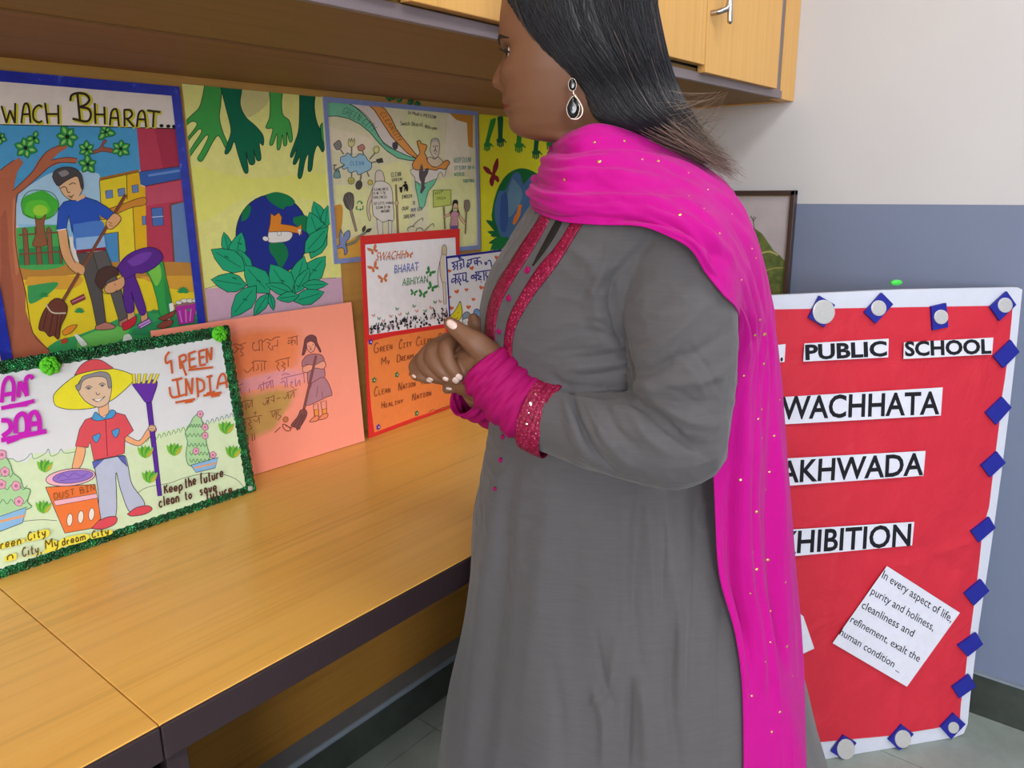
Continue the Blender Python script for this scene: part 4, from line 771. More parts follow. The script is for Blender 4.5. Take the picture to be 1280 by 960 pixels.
a.lines(B_, 1.5, [[(163, 162), (215, 150), (300, 122)], [(175, 165), (202, 182), (180, 202), (206, 218), (182, 242)], [(203, 200), (228, 192)], [(228, 152), (232, 242)], [(255, 165), (276, 178), (256, 195), (280, 208), (258, 230)], [(296, 128), (302, 212)], [(262, 130), (240, 96), (282, 118)],
 [(335, 138), (395, 118), (482, 102)], [(350, 150), (332, 198), (362, 188), (335, 216)], [(380, 122), (378, 168), (350, 175)], [(446, 110), (450, 192)], [(448, 142), (418, 142), (424, 174), (448, 156)], [(448, 150), (482, 146), (494, 178)],
 [(540, 186), (530, 160), (552, 158), (544, 184)], [(560, 142), (588, 136), (602, 190), (612, 238)],
 [(180, 294), (330, 268)], [(210, 290), (212, 392)], [(210, 332), (175, 340), (170, 378), (210, 352)], [(210, 342), (236, 346), (232, 378)], [(250, 298), (245, 330), (270, 350), (252, 372), (268, 408)], [(290, 290), (294, 352), (326, 345)], [(325, 274), (328, 366), (352, 358)],
 [(420, 266), (612, 238)], [(436, 266), (436, 362)], [(436, 296), (390, 300), (386, 332), (436, 322)], [(396, 302), (430, 330)], [(470, 270), (450, 300), (490, 312), (456, 340), (496, 346)], [(486, 368), (494, 374)], [(516, 254), (522, 356)], [(546, 260), (540, 300), (572, 312)], [(590, 250), (596, 346), (552, 338), (560, 312)]])
a.build('drawing', t6)
a = Art(pl, a.h+.0003); frame_strip(a, ink('#2c2c98', .15), rc, .0058); a.build('border', t6)
# ------------------------------------------------------------------ orange poster
pl = stand_plane((0.640, 1.349, ZT+.0012), (1.075, 1.331, ZT+.0012), 0.055); u1 = pl.hit(447, 460)[0]; rc = (pl.hit(188, 412)[0], 0.0, u1, pl.hit(443, 377)[1])
t7 = poster(pl, rc, 'salmon orange sheet with pencil girl sweeping, standing behind the green-bordered poster')
sheet('sheet', pl, rc, '#ff9c84', t7, mat=ink('#ff9c84', .03))
a = Art(pl); a.clip = rc; a.map = C(280, 390, 5.647)
def soft(c1, P, c2='#ff9c84', n=7):
    """crayon patch that thins out at the rim"""
    P = np.array(P, float); cn = P.mean(0); A_, B2 = np.array(lin(c1)[:3]), np.array(lin(c2)[:3])
    for k in range(n):
        f_ = (k+1)/n; cc = B2+(A_-B2)*f_; hx = '#'+''.join('%02x' % int(round(255*(12.92*x if x < .0031308 else 1.055*x**(1/2.4)-.055))) for x in cc)
        s_ = 1.04-.34*k/n; a.poly(hx, [tuple(cn+(p-cn)*(s_+.02*math.sin(7*i+k))) for i, p in enumerate(P)], True)
soft('#f58a58', [(20, 170), (150, 120), (330, 110), (520, 110), (555, 200), (540, 330), (480, 410), (300, 445), (120, 470), (0, 470)])
soft('#f0a0a4', [(60, 490), (200, 455), (400, 410), (520, 400), (580, 430), (560, 490), (400, 540), (200, 580), (60, 600)])
soft('#c89c58', [(60, 600), (200, 560), (400, 525), (510, 545), (480, 650), (420, 740), (360, 830), (260, 880), (160, 920), (60, 900)])
P_ = '#7c3c34'
a.lines(P_, .85, [[(60, 235), (80, 225), (110, 232), (155, 215)], [(75, 240), (95, 262), (70, 290), (60, 275)], [(110, 235), (136, 252), (115, 275), (136, 300), (112, 312)], [(95, 262), (125, 255)],
 [(205, 215), (200, 250), (215, 272), (250, 262)], [(215, 215), (204, 224)], [(245, 205), (250, 276)], [(265, 205), (270, 276)], [(240, 210), (260, 195), (275, 210), (300, 190), (330, 200), (360, 180), (396, 174)], [(300, 215), (325, 222), (310, 246), (336, 270)], [(376, 195), (376, 246)], [(345, 270), (340, 244), (375, 235)],
 [(448, 186), (480, 178), (520, 168)], [(478, 180), (478, 236)], [(478, 206), (455, 200), (452, 224), (478, 210)], [(478, 206), (500, 200), (498, 226)], [(512, 172), (514, 234)],
 [(192, 362), (220, 345), (300, 348)], [(140, 405), (165, 426), (205, 386)], [(205, 355), (208, 420)], [(235, 366), (240, 400), (224, 410)], [(262, 360), (264, 420)], [(285, 350), (283, 410)], [(358, 352), (390, 338), (466, 320)], [(370, 355), (386, 362), (372, 386), (392, 418)], [(405, 350), (430, 366), (405, 380), (430, 396), (414, 420)], [(450, 330), (452, 386)],
 [(110, 642), (150, 628), (205, 620)], [(125, 640), (135, 680)], [(150, 640), (155, 690)], [(165, 640), (172, 676), (195, 626), (198, 670)], [(270, 640), (286, 656), (306, 620), (306, 655)], [(312, 602), (312, 646)], [(290, 610), (330, 600), (350, 590), (350, 640)], [(328, 620), (352, 625)], [(370, 612), (396, 605)], [(415, 600), (430, 612), (450, 576), (452, 612)], [(462, 610), (490, 560), (492, 602)], [(440, 570), (512, 545)],
 [(130, 762), (200, 740), (266, 730)], [(150, 765), (152, 802)], [(175, 755), (190, 776), (172, 790), (196, 815), (178, 830)], [(205, 760), (230, 772), (245, 740), (248, 786)], [(205, 716), (225, 704), (214, 732)], [(320, 705), (402, 685)], [(335, 710), (345, 742), (365, 700), (365, 756)], [(385, 700), (375, 722), (400, 736), (378, 762)], [(150, 880), (165, 870), (168, 910)], [(195, 860), (200, 912)], [(212, 855), (215, 906)]])
a.lines('#a25a80', .85, [[(92, 522), (130, 505)], [(110, 530), (120, 576)], [(175, 540), (180, 572)], [(235, 545), (256, 525), (262, 560)], [(275, 490), (278, 552)], [(240, 520), (345, 480)], [(298, 500), (302, 540), (325, 490), (330, 536)], [(340, 480), (345, 536)], [(304, 472), (326, 456)], [(400, 476), (430, 462), (565, 430)], [(396, 500), (425, 490), (430, 536)], [(440, 466), (445, 530)], [(465, 500), (480, 490), (470, 520), (492, 540)], [(500, 470), (506, 525), (530, 480), (535, 520)], [(560, 430), (566, 502)], [(404, 446), (430, 434), (460, 440)]])
a.poly('#7a4a4c', [(548, 305), (560, 240), (572, 185), (610, 162), (645, 175), (655, 215), (680, 270), (676, 282), (650, 240), (620, 205), (590, 215), (575, 270), (562, 300)], True, '#5c2c30', .8); a.poly('#f4a48c', [(580, 220), (610, 205), (640, 225), (636, 265), (610, 285), (586, 262)], True, P_, .8)
a.lines(P_, .8, [[(594, 240), (602, 242)], [(622, 232), (630, 230)], [(602, 266), (618, 262)], [(610, 245), (606, 256), (612, 256)]])
a.poly('#b07880', [(548, 350), (575, 312), (610, 298), (650, 296), (690, 308), (705, 345), (675, 360), (660, 372), (600, 372), (585, 370), (552, 388)], True, P_, .8); a.poly('#b8808c', [(585, 380), (690, 380), (705, 465), (618, 500), (590, 500)], True, P_, .8); a.poly('#b8808c', [(618, 500), (705, 462), (760, 575), (720, 600), (580, 660), (590, 580)], True, P_, .8); a.lines(P_, .6, [[(660, 520), (650, 600)], [(690, 560), (692, 605)]])
a.poly('#f4a48c', [(552, 388), (590, 372), (640, 372), (700, 345), (716, 380), (690, 402), (640, 396), (585, 425), (555, 420)], True, P_, .8); a.poly('#f4a08c', [(628, 655), (660, 645), (665, 735), (636, 738)], out=P_); a.poly('#f4a08c', [(680, 635), (718, 625), (722, 720), (694, 722)], out=P_); a.poly('#f2983c', [(634, 690), (664, 688), (665, 735), (638, 738)], out=P_); a.poly('#f2983c', [(690, 688), (722, 680), (722, 718), (694, 722)], out=P_)
a.poly('#f08a60', [(600, 770), (640, 735), (668, 738), (660, 765), (610, 776)], True, P_); a.poly('#f08a60', [(662, 755), (694, 722), (730, 718), (722, 745), (680, 760)], True, P_)
a.poly('#8a5450', [(640, 308), (654, 308), (568, 690), (552, 690)], out=P_, ow=.6); a.poly('#84504c', [(535, 695), (560, 686), (582, 705), (572, 750), (520, 830), (505, 815), (470, 800), (515, 740)], True, '#5c2c30', .8); a.lines('#5c2c30', .7, [[(545, 720), (490, 805)], [(556, 722), (510, 825)], [(566, 724), (530, 830)]])
a.lines('#8c4434', 1.1, [[(355, 850), (396, 812)], [(412, 790), (440, 800), (470, 830), (440, 838), (415, 815), (412, 790)], [(430, 800), (480, 820)]]); a.disc('#c87848', (432, 758), 18, 20, .5, P_, .7)
clip_build(a, 'drawing', t7, pl, rc)

# ------------------------------------------------------------------ green glitter poster in front
pl = stand_plane((0.18, 1.266, ZT+.0015), (0.752, 1.267, ZT+.0015), 0.115); q1 = pl.hit(318.5, 617); q2 = pl.hit(286, 407); rc = (0.0, 0.0, (q1[0]+q2[0])/2, q2[1])
t8 = poster(pl, rc, 'white poster with green glitter border and straw-hatted boy, standing front left on the desk')
sheet('sheet', pl, rc, '#d9dbe0', t8)
a = Art(pl); a.clip = rc; a.map = C(0, 400, 2.824); K = '#3c3840'
a.poly('#cfe0bc', [(-300, 560), (-60, 540), (30, 490), (90, 505), (120, 470), (200, 470), (260, 450), (330, 430), (480, 445), (560, 395), (640, 380), (700, 370), (830, 340), (870, 610), (600, 720), (300, 790), (-300, 960)], mat=ink('#cfe0ba', .1)); a.line('#5a8a5c', .8, [(-60, 540), (30, 490), (60, 500), (90, 490), (110, 470), (120, 490), (160, 470), (170, 455), (180, 480), (205, 470), (215, 455), (230, 470), (290, 460)])
for k in range(22):
    x = 470+k*17; y = 442-(x-470)*.29; a.line('#5a8a5c', .8, [(x, y), (x+5, y-14), (x+10, y-10), (x+13, y)])
a.lines(K, .6, [[(0, 742), (60, 715), (140, 705), (200, 708)], [(470, 620), (520, 590), (600, 575), (640, 560), (700, 545), (760, 540), (830, 560), (868, 600)]])
a.poly('#e6dc30', [(187, 285), (195, 255), (260, 200), (320, 175), (400, 172), (470, 195), (470, 215), (430, 255), (390, 285), (330, 310), (250, 316), (200, 305)], True, K, .9); a.poly('#d65058', [(262, 195), (285, 160), (320, 140), (355, 142), (385, 160), (395, 172), (330, 178)], True, K, .9)
a.poly('#e8b088', [(344, 300), (382, 292), (384, 330), (352, 345)], out=K); a.poly('#dbbca0', [(280, 262), (272, 235), (290, 205), (330, 190), (375, 195), (392, 225), (390, 265), (378, 295), (345, 308), (305, 290)], True, K, .9); a.poly('#8d8a90', [(265, 232), (280, 222), (290, 200), (320, 190), (355, 182), (385, 192), (393, 230), (382, 240), (372, 205), (330, 200), (292, 215), (282, 245), (272, 248)], True, '#4a484e', .8)
a.lines(K, .9, [[(300, 240), (312, 232), (325, 238)], [(348, 228), (360, 222), (372, 228)], [(338, 255), (342, 264), (352, 260)], [(325, 280), (345, 288), (365, 274), (370, 268)], [(328, 280), (348, 280), (366, 272)]]); a.poly('#f0ece6', [(330, 281), (350, 279), (364, 273), (348, 287)]); a.disc('#6a6a70', (312, 241), 7, 4.5); a.disc('#6a6a70', (360, 231), 7, 4.5)
a.poly('#e8a878', [(270, 445), (300, 450), (292, 500), (275, 525), (254, 525), (260, 490)], True, K, .8); a.poly('#e8a878', [(445, 405), (462, 415), (492, 425), (520, 385), (545, 378), (550, 392), (525, 415), (495, 442), (470, 440), (440, 425)], True, K, .8)
a.poly('#d8505a', [(320, 345), (345, 335), (370, 350), (400, 325), (440, 335), (470, 390), (440, 415), (438, 470), (410, 480), (330, 495), (318, 430), (310, 450), (265, 445), (280, 385), (300, 352)], out=K, ow=.9); a.poly('#4a98d0', [(322, 350), (335, 325), (350, 335), (368, 345), (390, 318), (408, 325), (396, 345), (372, 350), (345, 356)], True, K, .8); a.line('#7a2430', .9, [(372, 350), (378, 480)], False); a.poly('#4a98d0', [(325, 410), (352, 400), (350, 418), (340, 432), (330, 425)], True, K, .7); a.poly('#4a98d0', [(393, 392), (418, 382), (418, 400), (408, 415), (398, 406)], True, K, .7)
a.poly('#b4bcd4', [(330, 498), (410, 482), (440, 480), (452, 520), (465, 580), (510, 650), (460, 680), (425, 600), (408, 540), (408, 690), (355, 705), (345, 600)], True, K, .9); a.poly('#5560b4', [(325, 500), (365, 492), (330, 525)], out=K); a.poly('#5560b4', [(415, 482), (438, 478), (448, 518), (430, 500)], out=K)
a.poly('#d64c58', [(318, 735), (345, 710), (380, 695), (410, 695), (405, 720), (360, 738)], True, K, .9); a.poly('#d64c58', [(448, 685), (480, 662), (520, 655), (536, 668), (510, 685), (465, 692)], True, K, .9)
a.poly('#e8783c', [(160, 590), (335, 580), (355, 700), (322, 735), (228, 752), (180, 640)], out=K, ow=.9); a.disc('#eab0c0', (248, 555), 88, 30, -.12, K, .9); a.disc('#9070c4', (256, 553), 72, 22, -.12, K, .7); a.lines('#6a4aa4', .8, [[(200, 560), (220, 545), (240, 555), (260, 540), (285, 550), (310, 540)], [(210, 568), (240, 562), (270, 560), (300, 552)]]); a.poly('#eab0c0', [(188, 638), (340, 612), (343, 628), (195, 655)], out=K, ow=.6)
for x, y in ((245, 705), (284, 695), (322, 685)): a.disc('#eadcd0', (x, y), 10, 22, .1, K, .7)
a.poly('#5a2a9c', [(515, 290), (533, 288), (570, 620), (556, 622)], out='#2c1450'); a.poly('#6430a4', [(465, 228), (550, 212), (540, 270), (530, 290), (512, 290), (495, 268)], True, '#2c1450', .8)
for x0, x1 in ((472, 470), (488, 490), (505, 512), (522, 535), (540, 556)): a.poly('#dcd048', [(x0-5, 225), (x0+6, 223), (x1+6, 188+abs(x0-505)*.05), (x1-5, 190)], out='#6a6020', ow=.6)
a.disc('#e0b494', (535, 382), 14, 12, 0, K, .7); a.lines(K, .5, [[(522, 376), (548, 374)], [(522, 383), (548, 381)], [(523, 389), (546, 388)]], False)
for cx, cy in ((510, 470), (612, 462), (525, 558), (795, 385), (820, 470), (155, 520), (150, 665)):
    for k in range(5): a.leaf('#4a9a3c' if k % 2 else '#7ab83c', (cx-26+k*14, cy-12-18*math.sin(.6+k*.5)), (cx+2, cy+18), .2); 
    a.leaf('#c8a83c', (cx+30, cy-14), (cx+6, cy+16), .1)
a.poly('#a8d09c', [(680, 345), (700, 330), (712, 360), (722, 395), (728, 440), (738, 480), (725, 510), (670, 515), (655, 480), (660, 430), (652, 400), (665, 375)], True, '#3f7a4c', .9)
for y, x0, x1 in ((405, 655, 725), (440, 660, 728), (470, 668, 735), (495, 668, 735), (372, 665, 712)): a.line('#3f7a4c', .8, [(x0+(x1-x0)*k/10, y+(7 if k % 2 else -5)) for k in range(11)])
for x, y in ((705, 332), (722, 378), (722, 408), (690, 462), (750, 476)): a.disc('#dca0b8', (x, y), 11, 12, 0, '#8a4a6c', .7, 12, .12); a.disc('#b86a8c', (x, y), 4, 4)
a.poly('#86b4dc', [(672, 512), (768, 485), (758, 522), (690, 538)], out=K, ow=.7); a.line('#e0a070', 2.2, [(684, 522), (760, 505)], False)
# plant at the left edge
a.poly('#a8d09c', [(-60, 500), (-20, 470), (15, 480), (35, 510), (45, 540), (70, 560), (80, 590), (105, 600), (95, 640), (100, 665), (-60, 690)], True, '#3f7a4c', .9)
for y, x0, x1 in ((545, -30, 45), (590, -20, 95), (640, -20, 95)): a.line('#3f7a4c', .8, [(x0+(x1-x0)*k/8, y+(9 if k % 2 else -7)) for k in range(9)])
for x, y in ((16, 535), (4, 580), (55, 585), (65, 640), (5, 475)): a.disc('#dca0b8', (x, y), 16, 17, 0, '#8a4a6c', .7, 12, .12); a.disc('#b86a8c', (x, y), 6, 6)
a.poly('#86b4dc', [(-80, 720), (92, 660), (78, 715), (0, 745), (-80, 770)], out=K, ow=.7); a.line('#e0a070', 3.0, [(-40, 720), (85, 690)], False)
clip_build(a, 'drawing', t8, pl, rc)
a = Art(pl, max(.0045, a.h+.0002)); a.map = C(0, 430, 6); MG = '#c21fb4'
a.lines(MG, 5.2, [[(5, 440), (20, 300), (60, 250), (95, 300), (90, 430)], [(15, 380), (90, 370)], [(130, 400), (140, 280)], [(140, 280), (195, 390)], [(195, 390), (185, 270), (215, 240), (240, 260)], [(0, 480), (110, 460), (250, 425)], [(60, 465), (200, 450)]])
a.lines(MG, 6.0, [[(0, 570), (60, 580), (70, 640), (10, 690)], [(110, 670), (115, 560), (160, 520), (190, 560), (190, 660), (130, 680)], [(205, 660), (215, 540), (255, 510), (285, 560), (290, 650)], [(212, 600), (285, 595)], [(0, 720), (150, 690), (340, 652)], [(40, 735), (130, 700)]])
a.map = C(150, 400, 4); OR = '#c65a2c'
a.lines(OR, 2.7, [[(240, 158), (222, 185), (225, 215), (245, 205)], [(248, 200), (255, 268)], [(290, 180), (296, 245)], [(290, 182), (318, 175), (322, 200), (298, 212)], [(300, 212), (325, 278)], [(338, 165), (342, 238)], [(338, 168), (372, 155)], [(340, 200), (368, 192)], [(342, 238), (376, 230)], [(388, 155), (394, 228)], [(388, 157), (418, 148)], [(390, 190), (416, 182)], [(394, 228), (422, 222)], [(428, 215), (425, 142)], [(425, 142), (448, 200)], [(448, 200), (452, 135)], [(335, 250), (458, 236)],
 [(252, 302), (305, 290)], [(278, 298), (290, 380)], [(240, 335), (255, 385), (320, 372)], [(325, 380), (322, 292)], [(322, 292), (352, 370)], [(352, 370), (356, 288)], [(378, 290), (384, 385)], [(372, 292), (408, 305), (412, 345), (384, 360)], [(425, 285), (455, 278)], [(440, 283), (446, 362)], [(425, 368), (468, 358)], [(478, 345), (490, 288), (508, 268), (522, 290), (528, 340)], [(482, 320), (526, 312)], [(270, 412), (368, 395)], [(318, 412), (356, 405)], [(410, 378), (500, 362)], [(448, 382), (492, 374)]])
BR_ = '#55302c'
a.hand(BR_, 1.9, 'Keep', (215, 868), (312, 846), (212, 828)); a.hand(BR_, 1.9, 'the future', (318, 838), (515, 782), (314, 795)); a.hand(BR_, 1.9, 'clean', (188, 936), (295, 905), (184, 892)); a.hand(BR_, 1.9, 'to', (318, 898), (358, 888), (314, 860)); a.hand(BR_, 1.9, 'save', (392, 874), (482, 850), (388, 835)); a.hand(BR_, 1.9, 'future', (424, 893), (560, 856), (420, 862))
a.map = C(0, 570, 6)
a.hand('#6a4428', .8, 'DUST BIN', (395, 325), (712, 252), (390, 280))
for q in ([(-20, 700), (160, 650), (155, 620), (-20, 660)], [(195, 640), (350, 600), (340, 545), (200, 590)], [(150, 760), (300, 720), (330, 690), (330, 630), (445, 640), (440, 690), (300, 730)], [(455, 680), (640, 630), (635, 580), (450, 620)], [(675, 620), (820, 585), (815, 550), (675, 580)], [(30, 790), (110, 770), (105, 725), (30, 750)]): a.poly('#e4d848', q, True)
DB = '#6a5018'
a.hand(DB, 1.7, 'reen', (-8, 695), (160, 650), (-8, 640)); a.hand(DB, 1.7, 'City', (200, 630), (345, 590), (196, 575)); a.hand(DB, 1.7, 'n', (40, 780), (110, 762), (38, 730)); a.hand(DB, 1.7, 'City,', (160, 750), (315, 712), (155, 690)); a.hand(DB, 1.7, 'My', (330, 695), (440, 668), (325, 630)); a.hand(DB, 1.7, 'dream', (455, 668), (640, 622), (450, 620)); a.hand(DB, 1.7, 'City', (680, 610), (815, 578), (676, 566))
clip_build(a, 'lettering', t8, pl, (rc[0]+.002, rc[1]+.002, rc[2]-.002, rc[3]-.002))
M_glit = NT('green_glitter_tape'); _v = M_glit.coord(); _w = M_glit.n('ShaderNodeTexVoronoi', Scale=330.0); M_glit.l(_v, _w.inputs['Vector'])
_c = M_glit.ramp(M_glit.noise(_v, 70, 4, .7), [(0.36, '#0d3a1e'), (0.55, '#14693a'), (0.70, '#2fae66')]); M_glit.l(_w.outputs['Color'], M_glit.b.inputs['Normal']) if False else None
M_glit.bump(_w.outputs['Distance'], .9, .004); M_glit = M_glit.fin(_c, .22, .8, .55)
m = MB(); wb = .0195
def strip3(u0, v0, u1, v1):
    n = max(6, int(max(abs(u1-u0), abs(v1-v0))/.004)); horiz = abs(u1-u0) > abs(v1-v0); V = []; 
    for i in range(n+1):
        tt = i/n; w1 = .0010*math.sin(i*1.7)+.0006*math.sin(i*3.1)
        for j, h in enumerate((.0004, .0030+.0008*math.sin(i*2.3), .0034+.0008*math.cos(i*1.9), .0004)):
            s_ = j/3
            if horiz: V.append(pl.at(u0+(u1-u0)*tt, v0+(v1-v0)*s_+(w1 if j in (0, 3) else 0), h))
            else: V.append(pl.at(u0+(u1-u0)*s_+(w1 if j in (0, 3) else 0), v0+(v1-v0)*tt, h))
    m.add(V, [(i*4+j, i*4+j+1, (i+1)*4+j+1, (i+1)*4+j) for i in range(n) for j in range(3)], M_glit, False)
strip3(rc[0], rc[3]-wb, rc[2]+.001, rc[3]+.0016); strip3(rc[0], -.0013, rc[2]+.001, .0145); strip3(rc[2]-wb, 0.0, rc[2]+.0016, rc[3]); strip3(rc[0], .0, wb, rc[3]); m.build('border', t8)['label'] = 'green glitter tape border'
M_rose = plain('lime_green_paper', '#5cc62a', .6, .25)
def rosette(px, py, r, parent, plane, h0=.004, seed=0):
    rn = random.Random(seed); cu, cv = plane.hit(px, py); m = MB(); 
    for ring, (rad, nP, ht) in enumerate([(1.0, 7, .55), (.78, 6, .8), (.55, 5, 1.0), (.32, 4, 1.1)]):
        for k in range(nP):
            a0 = 2*math.pi*(k+.37*ring)/nP+rn.uniform(-.2, .2); sp = 2*math.pi/nP*.85; V = []; ni, nj = 6, 4
            for i in range(ni+1):
                an = a0+(i/ni-.5)*sp; env = math.sin(math.pi*(i+.6)/(ni+1.2))
                for j in range(nj+1):
                    q = j/nj; rr = r*rad*(.25+.75*q*(.75+.25*env)); hh = h0+r*ht*(.15+.62*math.sin(q*2.2))*(.8+.2*env); V.append(plane.at(cu+rr*math.cos(an), cv+rr*math.sin(an), hh))
            m.add(V, [(i*(nj+1)+j, i*(nj+1)+j+1, (i+1)*(nj+1)+j+1, (i+1)*(nj+1)+j) for i in range(ni) for j in range(nj)], M_rose, True)
    R_ = [[plane.at(cu+r*.92*q*math.cos(2*math.pi*k/20), cv+r*.92*q*math.sin(2*math.pi*k/20), h) for k in range(20)] for h, q in ((.001, .9), (.005, 1.0), (.0075, .7))]
    m.add(*loft_geo(R_), M_rose, True)
    o = m.build('paper_rosette', parent); sd = o.modifiers.new('thick', 'SOLIDIFY'); sd.thickness = .0005; o['label'] = 'lime green paper rosette'; return o
rosette(60, 457, .0155, t8, pl, seed=1); rosette(272, 417.5, .0150, t8, pl, seed=2)
m = MB(); u_, v_ = pl.hit(311, 610); M_tape = plain('silver_tape', '#b4b4ac', .35, .5)
for (du, dv, sx, sy, rt) in ((0, 0, .008, .006, .5),):
    V = [pl.at(u_+sx*math.cos(rt+k*math.pi/2)*(1 if k % 2 else .8), v_+sy*math.sin(rt+k*math.pi/2), .0052) for k in range(4)]+[pl.at(u_, v_, .0065)]
    m.add(V, [(k, (k+1) % 4, 4) for k in range(4)], M_tape)
m.build('corner_tape', t8)

# ------------------------------------------------------------------ red exhibition board on the floor
BRp = np.array([1.942, 0.172, 0.0012]); bu = np.array([0.775, -0.632, 0.0]); bu /= np.linalg.norm(bu); nh = np.array([-bu[1], bu[0], 0.0]); lean = math.radians(3.6)
pl = Plane(BRp, bu, nh*math.tan(lean)+np.array([0, 0, 1.0])); tr = pl.hit(1277, 359); LW = -0.775
t9 = thing('notice_board', BRp+bu*LW/2, 'large red and white board on the floor behind the person, leaning by the grey wall', 'notice board')
M_wp = NT('white_wrapping_paper'); _v = M_wp.coord(); M_wp.bump(M_wp.noise(_v, 16, 5, .6), .35, .006); M_wp = M_wp.fin(M_wp.mix(M_wp.noise(_v, 30, 3), lin('#bec1d0'), lin('#c8cad8')), .6, .25)
M_rp = NT('red_craft_paper'); _v = M_rp.coord(); _n1 = M_rp.noise(_v, 7, 5, .55, .4); M_rp.bump(_n1, .7, .016); M_rp = M_rp.fin(M_rp.mix(M_rp.noise(_v, 20, 4), lin('#bc2436'), lin('#c42c3c')), .55, .28)
edge_px = [(1207, 921), (1209.5, 905), (1213, 870), (1224, 780), (1238, 690), (1252, 590), (1262, 510), (1270, 440), (1278, 362)]
ed = [np.array(pl.hit(*p)) for p in edge_px]; top = tr[1]
outl = [(LW, 0.0), (-.03, 0.0), (-.006, .006)]+[tuple(e) for e in ed[1:]]+[(tr[0]-.01, top), (-.28, top+.006), (LW+.03, top+.004), (LW, top-.004)]
m = MB(); n = len(outl); V = [pl.at(u_, v_, h) for h in (-.018, 0.0) for u_, v_ in outl]
tri = tessellate_polygon([[Vector((u_, v_, 0)) for u_, v_ in outl]])
m.add(V, [tuple(i+n for i in t_) for t_ in tri]+[tuple(reversed(t_)) for t_ in tri]+[(k, (k+1) % n, n+(k+1) % n, n+k) for k in range(n)], M_wp); m.build('panel', t9)['label'] = 'white paper wrapped panel'
# crumpled red sheet
redR = [(974, 125), (970, 180), (958, 300), (945, 400), (932, 480), (925, 560), (915, 640), (900, 760), (886, 880)]; redR2 = [(862, 60), (850, 180), (838, 280), (820, 420), (808, 500), (798, 600), (780, 720), (776, 790)]
Rp = [C(940, 340, 3)(*p) for p in redR]+[C(940, 640, 3)(*p) for p in redR2]
Rv = np.array([pl.hit(*p) for p in Rp]); Rv = Rv[np.argsort(Rv[:, 1])]
tb = [pl.hit(*C(940, 640, 3)(*p)) for p in ((775, 790), (690, 808), (500, 838), (255, 860))]; tt_ = [pl.hit(*C(940, 340, 3)(*p)) for p in ((974, 125), (500, 133), (75, 140))]
tbx = sorted(tb); ttx = sorted(tt_)
m = MB(); NU, NV = 90, 130; V = []
for j in range(NV+1):
    for i in range(NU+1):
        s_ = i/NU; vv = j/NV; v0 = tb[0][1]; v1 = tt_[0][1]; ur = np.interp(v0+(v1-v0)*vv, Rv[:, 1], Rv[:, 0]); u_ = (LW+.06)+(ur-(LW+.06))*s_
        vb = np.interp(u_, [p[0] for p in tbx], [p[1] for p in tbx]); vt_ = np.interp(u_, [p[0] for p in ttx], [p[1] for p in ttx]); v_ = vb+(vt_-vb)*vv
        e_ = min(s_, 1-s_, vv, 1-vv)*14; e_ = min(1, e_)
        h = .0016*noise.noise((u_*9, v_*5, 0))+.0010*noise.noise((u_*26, v_*16, 3))
        h += .0030*math.exp(-(((u_+.02)-.5*(v_-.50))/.030)**2)*math.exp(-((v_-.44)/.10)**2)-.0026*math.exp(-(((u_+.05)+1.6*(v_-.43))/.025)**2)*math.exp(-((v_-.44)/.09)**2)
        h += .0022*math.exp(-((v_-.495-.25*(u_+.1))/.012)**2)*math.exp(-((u_+.06)/.09)**2)
        h += .0012*math.exp(-((u_+.38+.02*math.sin(v_*6))/.006)**2)+.0010*math.exp(-((u_+.20)/.006)**2)*(v_ < .5)
        V.append(pl.at(u_, v_, .0026+max(-.0022, h*1.7)*e_))
m.add(V, [(j*(NU+1)+i, j*(NU+1)+i+1, (j+1)*(NU+1)+i+1, (j+1)*(NU+1)+i) for j in range(NV) for i in range(NU)], M_rp, True); m.build('red_sheet', t9)
a = Art(pl, .0004); a.map = C(940, 340, 3)
a.build('x', t9) if False else None
def label_strip(P, lines_, name='paper_strip', bold=.02):
    q = Art(pl, .0082); q.map = cmap; q.poly('#d0d0de', P); q.build(name, t9)
    q = Art(pl, .0085); q.map = cmap
    for (s_, bl, br, tl, tail) in lines_: q.text('#17151c', s_, bl, br, tl, bold, tail)
    q.build('lettering', t9)
cmap = C(940, 340, 3)
label_strip([(188, 266), (503, 248), (501, 318), (184, 334)], [('PUBLIC', (192, 326), (497, 311), (190, 270), None)], bold=.035)
label_strip([(560, 262), (894, 244), (889, 307), (558, 324)], [('SCHOOL', (564, 312), (887, 302), (562, 258), None)], bold=.035)
label_strip([(60, 275), (118, 268), (114, 335), (60, 340)], [('.', (98, 330), (108, 329), (98, 318), None)], bold=.035)
label_strip([(40, 470), (705, 430), (698, 535), (40, 572)], [('SWACHHATA', (204, 545), (692, 528), (207, 460), 'ACHHATA')])
label_strip([(30, 700), (641, 667), (633, 760), (145, 796), (30, 806)], [('PAKHWADA', (170, 782), (632, 755), (174, 700), 'KHWADA')])
cmap = C(940, 640, 3)
label_strip([(20, 68), (599, 32), (591, 120), (20, 172)], [('EXHIBITION', (160, 147), (584, 120), (165, 64), 'HIBITION')])
label_strip([(497, 197), (770, 372), (572, 648), (294, 485)], [('In every aspect of life,', (476, 240), (735, 408), (488, 212), None), ('purity and holiness,', (435, 300), (668, 440), (447, 274), None), ('cleanliness and', (400, 352), (592, 462), (412, 326), None), ('refinement, exalt the', (358, 405), (615, 556), (370, 380), None), ('human condition _', (318, 452), (545, 592), (330, 428), None)], 'quotation_sheet', .004)
q = Art(pl, .0082); q.map = cmap; q.poly('#d0d0de', [(120, 330), (185, 385), (226, 505), (150, 540), (60, 480)]); q.build('quotation_sheet', t9)
